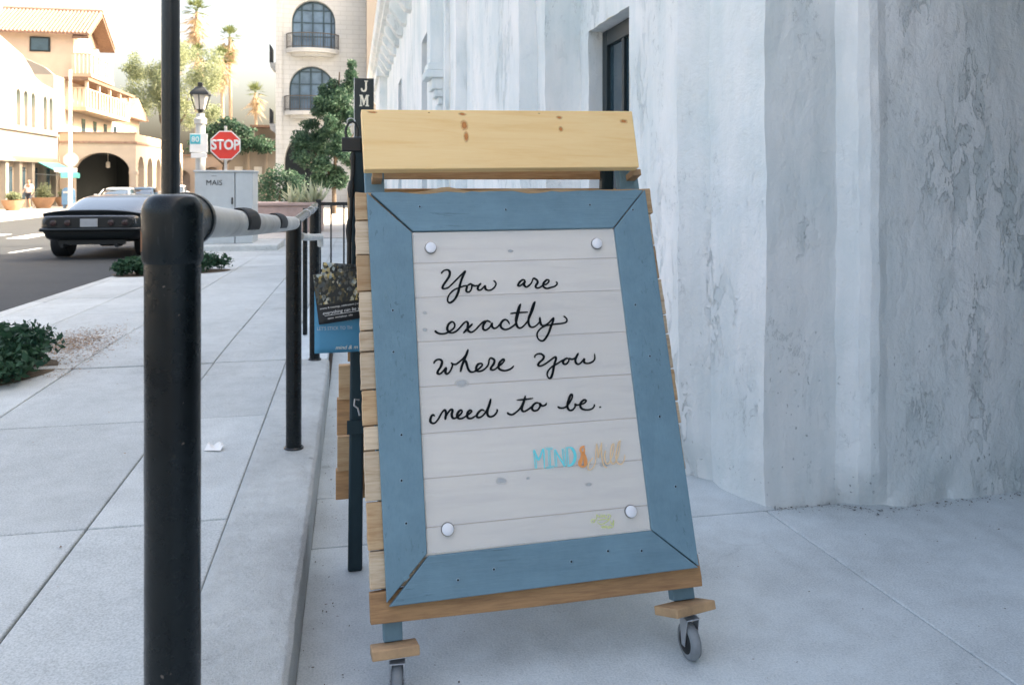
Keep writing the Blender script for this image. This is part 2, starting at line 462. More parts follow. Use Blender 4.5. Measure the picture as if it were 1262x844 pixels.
simple('soil', (0.10, 0.075, 0.05), 0.95, var=0.4, scale=20, bmp=0.6)

# ================================================================ ground
ROWS = [-2.12 + 1.26 * k for k in range(0, 20)]       # cross joints of the pavement
def strip(mb, x0, x1, ys, dz, x2=None):
    for a, b in zip(ys[:-1], ys[1:]):
        mb.add([(x0, a, g(a) + dz), (x1, a, g(a) + dz), (x1, b, g(b) + dz), (x0, b, g(b) + dz)], [(0, 1, 2, 3)])
YS = [-40, -10, 0, 6, 10, 14, 18, 22, 26, 40, 60, 90]
mb = MB(); strip(mb, -40, 16, [-60, 0, 6, 10, 14, 18, 22, 26, 60, 120], -0.30)
mb.add([(-900, -900, -1.0), (900, -900, -1.0), (900, 1500, -1.0), (-900, 1500, -1.0)], [(0, 1, 2, 3)])
gr = structure(mb.build('ground', 'far_paving'))
mb = MB(); strip(mb, -15.0, -3.2, YS, -0.15)
mb.add([(-15, 90, -.55), (-3.2, 90, -.55), (-3.2, 300, -.55), (-15, 300, -.55)], [(0, 1, 2, 3)])
road = structure(mb.build('road', 'asphalt'))
# bright painted markings on the road
def paint(poly, name):
    m_ = MB(); m_.add([(x, y, g(y) - 0.146) for x, y in poly], [tuple(range(len(poly)))])
    o = m_.build(name, 'white_paint', road); return o
paint([(-9.3, 18.2), (-9.15, 18.2), (-9.15, 21.0), (-8.9, 21.0), (-9.22, 22.2), (-9.55, 21.0), (-9.3, 21.0)], 'painted_arrow')
for k in range(3): paint([(-7.6, 13.2 + k * 3.4), (-7.48, 13.2 + k * 3.4), (-7.48, 15.0 + k * 3.4), (-7.6, 15.0 + k * 3.4)], 'lane_dash')
for k in range(6): paint([(-14.2 + k * 1.3, 27.0), (-13.6 + k * 1.3, 27.0), (-13.6 + k * 1.3, 29.4), (-14.2 + k * 1.3, 29.4)], 'crossing_bar')

# pavement slabs
mb = MB(); strip(mb, -3.06, -0.40, [-10, 0, 6, 10, 14, 18, 22.2], -0.018)
strip(mb, -0.40, 0.96, [8.3, 10, 14, 18, 22.2], -0.018)
side = structure(mb.build('sidewalk', 'joint'))
def slab_mesh(w, l, bevel=0.006):
    m_ = MB(); m_.box((-w / 2 + .003, -l / 2 + .003, -0.05), (w / 2 - .003, l / 2 - .003, 0))
    o = m_.build('paving_slab', 'pavement', side, bev=bevel); return o
COLS = [(-3.06, -2.45), (-2.45, -1.70), (-1.70, -0.87), (-0.87, -0.42), (-0.42, 0.28), (0.28, 0.95)]
for ci, (xa, xb) in enumerate(COLS):
    src = None
    for a, b in zip(ROWS[:-1], ROWS[1:]):
        if ci >= 4 and a < 8.1: continue
        if b > 22.3: continue
        if src is None: o = src = slab_mesh(xb - xa, b - a)
        else: o = src.copy(); col.objects.link(o)
        yc = (a + b) / 2
        o.location = ((xa + xb) / 2, yc, g(yc) + rng.uniform(-.0015, .0015))
        o.rotation_euler = (math.atan((g(b) - g(a)) / (b - a)) + rng.uniform(-.0012, .0012), rng.uniform(-.001, .001), 0)
# kerb stones on the road edge
src = None
for k in range(11):
    a = -2.0 + 2.2 * k; b = a + 2.2
    if src is None:
        m_ = MB(); m_.box((-.075, -1.095, -.3), (.075, 1.095, 0)); o = src = m_.build('kerb_stone', 'kerb_stone', side, bev=.015)
    else: o = src.copy(); col.objects.link(o)
    o.location = (-3.137, (a + b) / 2, g((a + b) / 2)); o.rotation_euler = (math.atan((g(b) - g(a)) / 2.2), 0, 0)
# pavement beyond the transformer, widening at the corner
mb = MB(); mb.prism([(-3.2, 22.2), (0.95, 22.2), (0.95, 26), (0.95, 50), (-4.6, 50), (-4.6, 26), (-4.6, 24.2), (-4.2, 22.6)], -0.2, 0.0, lambda a, b, d: (a, b, g(b) + d))
structure(mb.build('corner_pavement', 'far_paving'))
mb = MB(); mb.box((-22, -30, -.7), (-15.0, 95, -.42)); structure(mb.build('opposite_pavement', 'far_paving', bev=.03))

# raised concrete kerb that carries the handrail
mb = MB()
def kerb_pt(u, s):
    y = -1.2 + 6.62 * u
    prof = [(-.42, -.23), (-.42, -.004), (-.412, .004), (-.30, .006), (-.20, .003), (-.162, -.002), (-.150, -.014), (-.149, -.10), (-.152, -.23)]
    k = s * 8; i = min(7, int(k)); f = k - i
    x = prof[i][0] * (1 - f) + prof[i + 1][0] * f; z = prof[i][1] * (1 - f) + prof[i + 1][1] * f
    q = noise.noise(Vector((x * 9, y * 3.1, z * 9))); q2 = noise.noise(Vector((x * 40, y * 30, z * 40)))
    e = 1.0 if 4 < k < 7.2 else 0.25
    return Vector((x + (q * .004 + q2 * .003) * e, y, z + (q * .003 + q2 * .0022) * e))
mb.grid(lambda u, s: kerb_pt(s, u), 40, 330, True)
ends = [kerb_pt(1, k / 40) for k in range(41)]
mb.add(ends, [tuple(range(41))])
kerb = structure(mb.build('kerb', 'kerb_stone', angle=60))

# sunken entrance landing
land_base = MB(); land_base.add([(-.16, -3, -.22), (5.0, -3, -.22), (5.0, 5.8, -.22), (-.16, 5.8, -.22)], [(0, 1, 2, 3)])
land = structure(land_base.build('landing', 'joint'))
L0 = -.20
def lslab(poly, z=L0, zf=None):
    m_ = MB(); cx_ = sum(p[0] for p in poly) / len(poly); cy_ = sum(p[1] for p in poly) / len(poly)
    q = []
    for x, y in poly:
        d = Vector((cx_ - x, cy_ - y)).normalized() * .004; q.append((x + d.x, y + d.y))
    m_.prism(q, -.06, 0, lambda a, b, d: (a, b, (zf(b) if zf else z) + d))
    return m_.build('landing_slab', 'landing', land, bev=.005)
J = lambda y: 1.67 + (3.087 - y) * .0693
lslab([(-.155, 1.1), (J(1.1), 1.1), (J(3.08), 3.08), (-.155, 3.08)])
lslab([(-.155, -2.9), (J(-2.9), -2.9), (J(1.1), 1.1), (-.155, 1.1)])
lslab([(J(-2.9), -2.9), (4.95, -2.9), (4.95, 3.2), (J(3.08), 3.08)])
lslab([(-.155, 3.08), (1.72, 3.08), (1.72, 3.56), (-.155, 3.56)])
lslab([(-.155, 3.56), (1.72, 3.56), (1.72, 5.72), (-.155, 5.72)])
lslab([(-.155, 5.72), (1.3, 5.72), (1.3, 7.0), (-.155, 7.0)], zf=lambda y: L0 + (y - 5.72) * .063)
lslab([(-.155, 7.0), (1.2, 7.0), (1.2, 8.28), (-.155, 8.28)], zf=lambda y: L0 + (y - 5.72) * .063)
lslab([(-.42, 5.44), (-.165, 5.44), (-.165, 8.28), (-.42, 8.28)], zf=lambda y: g(y) - .002)

# ================================================================ the white plaster building on the right
bld = thing('plaster_building', 'white flaking plaster building with stepped wall beside the entrance landing', 'building', (2.2, 4, -.2))
Z0, Z1 = -.235, 5.0
wall = MB()
def rough_face(p0, p1, z0, z1, du=.03, dz=.03, amp=.0055, base=True):
    p0 = Vector(p0); p1 = Vector(p1); L = (p1 - p0).length
    nu = max(2, int(L / du)); nz = max(1, int((z1 - z0) / dz))
    d = (p1 - p0).normalized(); nrm = Vector((d.y, -d.x))
    def fn(u, s):
        p = p0.lerp(p1, u); z = z0 + (z1 - z0) * s
        q = Vector((p.x * 2.1, p.y * 2.1, z * 1.1)); k = amp * 1.25
        ax = noise.noise(q) * k * 1.6 + noise.noise(q * 4.3) * k + noise.noise(q * 12) * k * .5
        q2 = q + Vector((31.7, 11.3, 5.1))
        ay = noise.noise(q2) * k * 1.6 + noise.noise(q2 * 4.3) * k + noise.noise(q2 * 12) * k * .5
        if base and z0 < 0 and z < 0:                            # crumbled foot of the wall
            c = (.006 + max(0, noise.noise(Vector((p.x * 5, p.y * 5, 3.0))) + .2) * .09 + max(0, noise.noise(Vector((p.x * 19, p.y * 19, 8.0)))) * .03) * min(1, max(0, -z - .03 - .04 * noise.noise(Vector((p.x * 6, p.y * 6, 1.7)))) / .15) ** .9
            ax += c * .6; ay += c * .8
        return (p.x + ax, p.y + ay, z)
    wall.grid(fn, nu, nz, True)
def flat_face(p0, p1, z0, z1):
    wall.add([(*p0, z0), (*p1, z0), (*p1, z1), (*p0, z1)], [(0, 1, 2, 3)])
# near, in order from the entrance recess to the street
rough_face((3.6, 3.1), (2.17, 2.995), Z0, 2.9)
arc = [(2.17, 2.995), (2.125, 2.985), (2.09, 2.99), (2.05, 3.01), (1.985, 3.075)]
for a, b in zip(arc[:-1], arc[1:]): rough_face(a, b, Z0, 2.9, .02)
rough_face((1.985, 3.075), (1.67, 3.087), Z0, 2.9)
rough_face((1.67, 3.087), (1.573, 3.405), Z0, 2.9)
rough_face((1.573, 3.405), (1.46, 3.504), Z0, 2.9)
rough_face((1.46, 3.504), (1.46, 4.17), Z0, 2.9)
rough_face((1.46, 4.94), (1.46, 5.12), Z0, 2.9)
rough_face((1.46, 5.12), (1.22, 5.12), Z0, 2.9)
rough_face((1.22, 5.12), (1.22, 5.36), Z0, 2.9)
rough_face((1.22, 5.36), (1.10, 5.36), Z0, 2.9)
rough_face((1.10, 5.36), (1.10, 7.93), Z0, 2.9)
rough_face((1.10, 7.93), (.987, 7.93), Z0, 3.4, .05, .08)
rough_face((.987, 7.93), (.987, 8.40), Z0, 3.4, .06, .1)
near_poly = [(3.6, 3.1), *arc, (1.67, 3.087), (1.573, 3.405), (1.46, 3.504), (1.46, 5.12), (1.22, 5.12), (1.22, 5.36), (1.10, 5.36), (1.10, 7.93)]
for a, b in zip(near_poly[:-1], near_poly[1:]): flat_face(a, b, 2.9, 4.9)
flat_face((1.10, 7.93), (.987, 7.93), 3.4, 4.9); flat_face((.987, 7.93), (.987, 8.4), 3.4, 4.9)
# added unseen recess walls that darken the right wall; street front behind the camera
flat_face((3.6, -.7), (3.6, 3.1), Z0, 4.2); wall.add([(1.4, -.7, Z0), (3.6, -.7, Z0), (3.6, -.7, 4.9), (1.4, -.7, 4.9)], [(0, 1, 2, 3)]); flat_face((1.4, -14), (1.4, -.7), Z0, 4.9)
# the door-window recess between the steps (opening Y 4.17..4.94)
HEAD = 2.10
rough_face((1.46, 4.17), (1.46, 4.94), HEAD, 2.9)
rough_face((1.62, 4.94), (1.46, 4.94), Z0, HEAD)
flat_face((1.46, 4.17), (1.62, 4.17), Z0, HEAD)
wall.add([(1.46, 4.17, HEAD), (1.62, 4.17, HEAD), (1.62, 4.94, HEAD), (1.46, 4.94, HEAD)], [(0, 1, 2, 3)])
# long street front
X = .94; FZ = g(20)
def front(y0, y1, z0, z1): wall.add([(X, y0, z0), (X, y1, z0), (X, y1, z1), (X, y0, z1)], [(0, 1, 2, 3)])
wins = [(10.5, 11.35, .95, 3.10), (16.1, 17.3, .95, 3.22)]
y = 8.4
for a, b, zs, zh in wins:
    front(y, a, -.6, 4.9); front(a, b, -.6, zs); front(a, b, zh, 4.9)
    for q in ([(X, a, zs), (X + .3, a, zs), (X + .3, a, zh), (X, a, zh)], [(X, b, zs), (X + .3, b, zs), (X + .3, b, zh), (X, b, zh)],
              [(X, a, zh), (X, b, zh), (X + .3, b, zh), (X + .3, a, zh)], [(X, a, zs), (X, b, zs), (X + .3, b, zs), (X + .3, a, zs)]):
        wall.add(q, [(0, 1, 2, 3)])
    y = b
front(y, 31, -.6, 4.9)
wall.add([(.987, 8.4, -.3), (X, 8.4, -.3), (X, 8.4, 4.9), (.987, 8.4, 4.9)], [(0, 1, 2, 3)])
wall.add([(X, 31, -.6), (12, 31, -.6), (12, 31, 4.9), (X, 31, 4.9)], [(0, 1, 2, 3)])
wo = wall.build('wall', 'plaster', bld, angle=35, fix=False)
bmw = bmesh.new(); bmw.from_mesh(wo.data)
for f_ in bmw.faces:
    f_.normal_update()
    if f_.normal.x > .3 or (f_.normal.y > .5 and f_.calc_center_median().y > -4.8): f_.normal_flip()
bmw.to_mesh(wo.data); bmw.free()
# roof over the low front, and the taller rear storey (out of the frame, shades the pavement)
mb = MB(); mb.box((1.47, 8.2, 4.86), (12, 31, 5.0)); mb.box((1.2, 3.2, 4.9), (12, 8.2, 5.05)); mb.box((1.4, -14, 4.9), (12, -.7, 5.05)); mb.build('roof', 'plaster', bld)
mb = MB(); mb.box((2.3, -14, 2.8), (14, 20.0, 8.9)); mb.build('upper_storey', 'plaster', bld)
# unseen dark panels and soffit added to cut bounce light on the right wall
simple('blocker_dark', (.035, .024, .018), .6, var=.3, scale=3)
for k in range(2):
    p = MB(); p.box((3.50, -.55 + k * 1.75, -.19), (3.56, 1.16 + k * 1.75, 2.75)); d_ = p.build('bounce_blocker', 'blocker_dark', bld, bev=.01)
    p = MB(); p.tube([(3.46, 1.06 + k * .26, .8), (3.46, 1.06 + k * .26, 1.1)], .012, 8); p.build('blocker_handle', 'zinc', d_)
p = MB(); p.box((2.32, -.66, 2.70), (3.58, 2.96, 2.79)); p.build('blocker_soffit', 'blocker_dark', bld)
# window in the recess
wf = MB(); wf.box((1.575, 4.165, .45), (1.64, 4.945, HEAD + .01))
win = MB()
fr = [((1.55, 4.175, .5), (1.61, 4.26, HEAD - .004)), ((1.55, 4.85, .5), (1.61, 4.935, HEAD - .004)), ((1.552, 4.26, HEAD - .10), (1.608, 4.85, HEAD - .005)), ((1.552, 4.26, .5), (1.608, 4.85, .6)),
      ((1.556, 4.26, 1.36), (1.604, 4.85, 1.42)), ((1.557, 4.54, .6), (1.603, 4.58, 1.36)), ((1.557, 4.54, 1.42), (1.603, 4.58, HEAD - .1))]
for lo, hi in fr: win.box(lo, hi)
w = win.build('window_frame', 'frame_dark', bld, bev=.004)
for y0, y1 in ((4.262, 4.538), (4.582, 4.848)):
    for z0, z1 in ((.602, 1.358), (1.422, HEAD - .102)):
        p = MB(); p.box((1.575, y0, z0), (1.582, y1, z1)); p.build('window_pane', 'glass_dark', w)
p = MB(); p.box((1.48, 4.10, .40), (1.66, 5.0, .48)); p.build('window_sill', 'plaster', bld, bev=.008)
p = MB(); p.box((1.6, 4.165, -.2), (1.66, 4.945, HEAD)); p.build('wall_infill', 'frame_dark', bld)
for a, b, zs, zh in wins:
    p = MB(); t_ = .07
    for lo, hi in (((X + .2, a, zs), (X + .27, a + t_, zh)), ((X + .2, b - t_, zs), (X + .27, b, zh)), ((X + .2, a + t_, zh - t_), (X + .27, b - t_, zh)), ((X + .2, a + t_, zs), (X + .27, b - t_, zs + t_)), ((X + .21, a + t_, 2.0), (X + .26, b - t_, 2.05))): p.box(lo, hi)
    f_ = p.build('window_frame', 'plaster', bld)
    p = MB(); p.box((X + .235, a + .01, zs + .01), (X + .25, b - .01, zh - .01)); p.build('window_pane', 'glass_blue', f_)
# pilaster standing on a moulded bracket
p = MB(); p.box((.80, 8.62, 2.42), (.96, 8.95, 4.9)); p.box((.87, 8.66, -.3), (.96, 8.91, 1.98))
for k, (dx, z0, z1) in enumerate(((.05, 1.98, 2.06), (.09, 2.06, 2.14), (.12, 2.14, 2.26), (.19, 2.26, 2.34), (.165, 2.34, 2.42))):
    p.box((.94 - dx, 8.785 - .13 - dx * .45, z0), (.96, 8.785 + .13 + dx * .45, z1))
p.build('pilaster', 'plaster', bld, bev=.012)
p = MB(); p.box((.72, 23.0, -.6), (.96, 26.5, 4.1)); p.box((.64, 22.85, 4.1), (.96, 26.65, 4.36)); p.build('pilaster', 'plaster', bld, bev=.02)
# stepped cornice and its brackets
p = MB()
prof = [(.95, 4.36), (.86, 4.36), (.86, 4.46), (.78, 4.50), (.72, 4.62), (.62, 4.66), (.62, 4.76), (.54, 4.80), (.50, 4.95), (.95, 4.95)]
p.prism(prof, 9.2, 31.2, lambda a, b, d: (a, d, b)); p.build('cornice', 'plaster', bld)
src = None
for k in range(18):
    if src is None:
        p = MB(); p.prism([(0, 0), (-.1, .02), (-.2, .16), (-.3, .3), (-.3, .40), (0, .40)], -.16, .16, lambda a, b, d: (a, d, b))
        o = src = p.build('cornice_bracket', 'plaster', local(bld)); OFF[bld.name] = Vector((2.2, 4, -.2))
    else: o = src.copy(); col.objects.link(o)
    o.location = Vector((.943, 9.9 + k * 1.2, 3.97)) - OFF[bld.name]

# hanging blade sign with the letters J M
simple('sign_black', (0.008, 0.016, 0.018), 0.4)
simple('letter_cream', (0.80, 0.74, 0.60), 0.5, var=.03)
SY = 16.0
js = thing('blade_sign', 'black upright blade sign with cream letters J and M hung from the plaster wall', 'sign', (.5, SY, 1.5))
p = MB(); p.box((.03, SY, 2.0), (.40, SY + .08, 3.17)); p.build('panel', 'sign_black', js, bev=.01)
p = MB(); p.box((.018, SY - .006, 1.99), (.03, SY + .086, 3.18)); p.build('edge_trim', 'zinc', js)
p = MB(); p.tube([(.38, SY + .04, 2.42), (.95, SY + .04, 2.42)], .018); p.build('bracket', 'black_metal', js)
p = MB(); p.box((.40, SY + .02, 2.12), (.95, SY + .06, 2.16)); p.build('bracket', 'black_metal', js)
def serif_letter(ch, cx_, zc, s):
    P = {'J': [[(.1,.5),(.5,.5),(.5,.42),(.38,.42),(.38,-.25),(.28,-.44),(.05,-.5),(-.18,-.45),(-.3,-.28),(-.26,-.16),(-.12,-.16),(-.08,-.27),(.0,-.36),(.12,-.3),(.18,-.18),(.18,.42),(.1,.42)]],
         'M': [[(-.52,.5),(-.2,.5),(.0,.02),(.2,.5),(.52,.5),(.52,.4),(.43,.4),(.43,-.4),(.52,-.4),(.52,-.5),(.12,-.5),(.12,-.4),(.22,-.4),(.22,.2),(-.02,-.42),(-.1,-.42),(-.3,.2),(-.3,-.4),(-.2,-.4),(-.2,-.5),(-.52,-.5),(-.52,-.4),(-.43,-.4),(-.43,.4),(-.52,.4)]]}[ch]
    m_ = MB()
    for poly in P: m_.prism(poly, 0, .008, lambda a, b, d: (cx_ + a * s * .8, SY - .003 - d, zc + b * s))
    return m_.build('letter', 'letter_cream', js)
serif_letter('J', .20, 3.01, .22); serif_letter('M', .215, 2.735, .22)
p = MB(); p.box((.04, SY + .01, 1.70), (.18, SY + .07, 1.98)); p.build('lower_plate', 'plaster', js, bev=.01)

# ================================================================ the wheeled A-frame sign
O_ = Vector((0.07872697, 2.15, 0.03573097))
A_ = Vector((0.99911381, 0.04013583, 0.01267678)); B_ = Vector((-0.02482208, 0.31862062, 0.94755726)); N_ = Vector((0.03399191, -0.94703222, 0.31933452))
def S(a, b, d=0.0): return O_ + A_ * a + B_ * b + N_ * d
sb = thing('sandwich_board', 'blue framed wooden sandwich board on castors with a handwritten message', 'sign', (.5, 2.4, -.20))
# mitred blue frame
OB = [(.009, .0015), (.8993, -.0028), (.8988, 1.1412), (-.0089, 1.1473)]
IB = [(.1219, .1163), (.7686, .1101), (.7735, 1.011), (.1233, 1.0155)]
def lerp2(p, q, t): return (p[0] + (q[0] - p[0]) * t, p[1] + (q[1] - p[1]) * t)
gapc = .0016
def board(poly, name, mat, d0, d1, amp=0.0, top=False):
    m_ = MB(); m_.prism(poly, d0, d1, lambda a, b, d: S(a, b, d)); return m_.build(name, mat, sb, bev=.0025)
gap = .0022
bot = [(OB[0][0] + .006, OB[0][1]), (OB[1][0] - .002, OB[1][1]), (IB[1][0], IB[1][1] - .001), (IB[0][0] + .002, IB[0][1] - .004)]
top_edge = []
n = 34
for k in range(n + 1):
    t = k / n; x = OB[3][0] + .012 + (OB[2][0] - .006 - OB[3][0] - .012) * t; z = OB[3][1] + (OB[2][1] - OB[3][1]) * t
    top_edge.append((x, z - abs(noise.noise(Vector((x * 9, 2.2, 0)))) * .014 - abs(noise.noise(Vector((x * 33, 5.2, 0)))) * .008))
board(bot, 'frame_board', 'blue_paint_x', -.02, 0)
board([(IB[3][0] + .003, IB[3][1] + .003), (IB[2][0] - .002, IB[2][1] + .001)] + top_edge[::-1], 'frame_board', 'blue_paint_x', -.02, -.0008)
board([(OB[0][0], OB[0][1] + .010), (IB[0][0] - .001, IB[0][1] + .003), (IB[3][0] - .001, IB[3][1] - .001), (OB[3][0], OB[3][1] - .004)], 'frame_board', 'blue_paint_z', -.02, .0005)
board([(OB[1][0], OB[1][1] + .003), (OB[2][0], OB[2][1] - .001), (IB[2][0] + .001, IB[2][1] - .001), (IB[1][0] + .001, IB[1][1] + .001)], 'frame_board', 'blue_paint_z', -.02, .0005)
# pale wood wedge bridging the open mitre joint
m_ = MB(); m_.prism([(.058, .058), (.072, .066), (.068, .074), (.054, .068)], -.004, .0012, S); m_.build('filler', 'blue_paint_x', sb)
# backing planks, sticking out at the sides of the frame
mats = ['pallet_pale', 'pallet_pale', 'pallet', 'pallet_pale', 'pallet_pale', 'pallet', 'pallet_pale', 'pallet', 'pallet_pale', 'pallet', 'pallet_dark']
edges = [1.152, 1.062, .955, .845, .728, .668, .560, .462, .395, .262, .138, .042]
mats = ['pallet', 'pallet_pale', 'pallet', 'pallet_pale', 'pallet_pale', 'pallet_pale', 'pallet', 'pallet_pale', 'pallet_pale', 'pallet', 'pallet_pale']
for k in range(11):
    z1, z0 = edges[k], edges[k + 1]
    xl = -.0435 + .010 * (1.15 - (z0 + z1) / 2) + rng.uniform(-.003, .003); xr = .9215 - .012 * (1.15 - (z0 + z1) / 2) + rng.uniform(-.007, .005)
    m_ = MB(); gp = rng.uniform(.0012, .0028)
    segs = 10
    def rag(x, z): return (x + noise.noise(Vector((z * 38, x * 3, 1))) * .0022, z)
    right = [rag(xr, z0 + gp + (z1 - z0 - 2 * gp) * j / segs) for j in range(segs + 1)]
    left = [rag(xl, z1 - gp - (z1 - z0 - 2 * gp) * j / segs) for j in range(segs + 1)]
    pl = right + left
    if k == 0:                                            # splintered upper edge
        tp = []
        for j in range(41):
            x = xr + (xl - xr) * j / 40
            tp.append((x, 1.149 + .009 * max(0, noise.noise(Vector((x * 7, 8.1, 0)))) + .016 * math.exp(-((x - .235) / .05) ** 2) + .008 * math.exp(-((x - .47) / .06) ** 2) + noise.noise(Vector((x * 60, 1, 0))) * .002))
        pl = right[:-1] + tp + left[1:]
    m_.prism(pl, -.058, -.0215, S)
    m_.build('backing_plank', mats[k], sb, bev=.0015, seg=1)
m_ = MB(); m_.prism([(-.033, -.0385), (-.034, .036), (.0085, .038), (.91, .03), (.912, -.030), (.9099, -.0553), (.4, -.049)], -.06, -.021, S)
m_.build('bottom_rail', 'pallet_dark', sb, bev=.002)
# whitewashed boards inside the frame
js_ = [.108, .182, .308, .428, .557, .686, .8165, .921, 1.018]
for k in range(8):
    z0, z1 = js_[k], js_[k + 1]
    m_ = MB(); m_.prism([(.112, z0 + .0012), (.784, z0 - .006 + .0012), (.784, z1 - .006 - .0012), (.112, z1 - .0012)], -.0205, -.012 - rng.uniform(0, .0015), S)
    m_.build('whitewashed_board', 'whitewash', sb, bev=.0012, seg=1)
def ellipse(a, b, ra, rb, d, name, mat, rot=0.0, parent=None):
    m_ = MB(); v = []
    for k in range(24):
        t = 2 * math.pi * k / 24; x = ra * math.cos(t); z = rb * math.sin(t)
        v.append(S(a + x * math.cos(rot) - z * math.sin(rot), b + x * math.sin(rot) + z * math.cos(rot), d))
    m_.add(v, [tuple(range(24))]); o = m_.build(name, mat, parent or sb); o.visible_shadow = True; return o
for (a, b, ra, rb) in ((.427, .949, .018, .011), (.342, .283, .026, .022), (.653, .300, .026, .018), (.420, .283, .009, .008), (.247, .560, .034, .026), (.148, .72, .012, .012), (.15, .77, .010, .012), (.60, .25, .02, .012)):
    ellipse(a, b, ra, rb, -.0112, 'knot', 'knot_blue')
m_ = MB(); m_.prism([(.1235, .1175), (.7672, .1115), (.772, 1.0095), (.125, 1.0140)], -.0075, -.0025, S)
ac = m_.build('acrylic_sheet', 'acrylic', sb)
for a, b in ((.1768, .9643), (.7077, .9606), (.1799, .1735), (.7123, .1661)):
    m_ = MB(); M = frame_m(S(a, b, 0), A_, B_)
    m_.lathe([(.0150, -.012), (.0160, -.0020), (.0160, .0062), (.0148, .0072), (.004, .0074)], (0, 0, 0), 28, m=None)
    m_.v = [tuple(M @ Vector(p)) for p in m_.v]
    cap_ = m_.build('standoff_cap', 'white_cap', sb)
    m_ = MB(); m_.lathe([(.010, -.0024), (.0178, -.0022), (.0178, -.0006), (.010, -.0004)], (0, 0, 0), 28); m_.v = [tuple(M @ Vector(p)) for p in m_.v]; m_.build('washer', 'dark_gap', cap_)
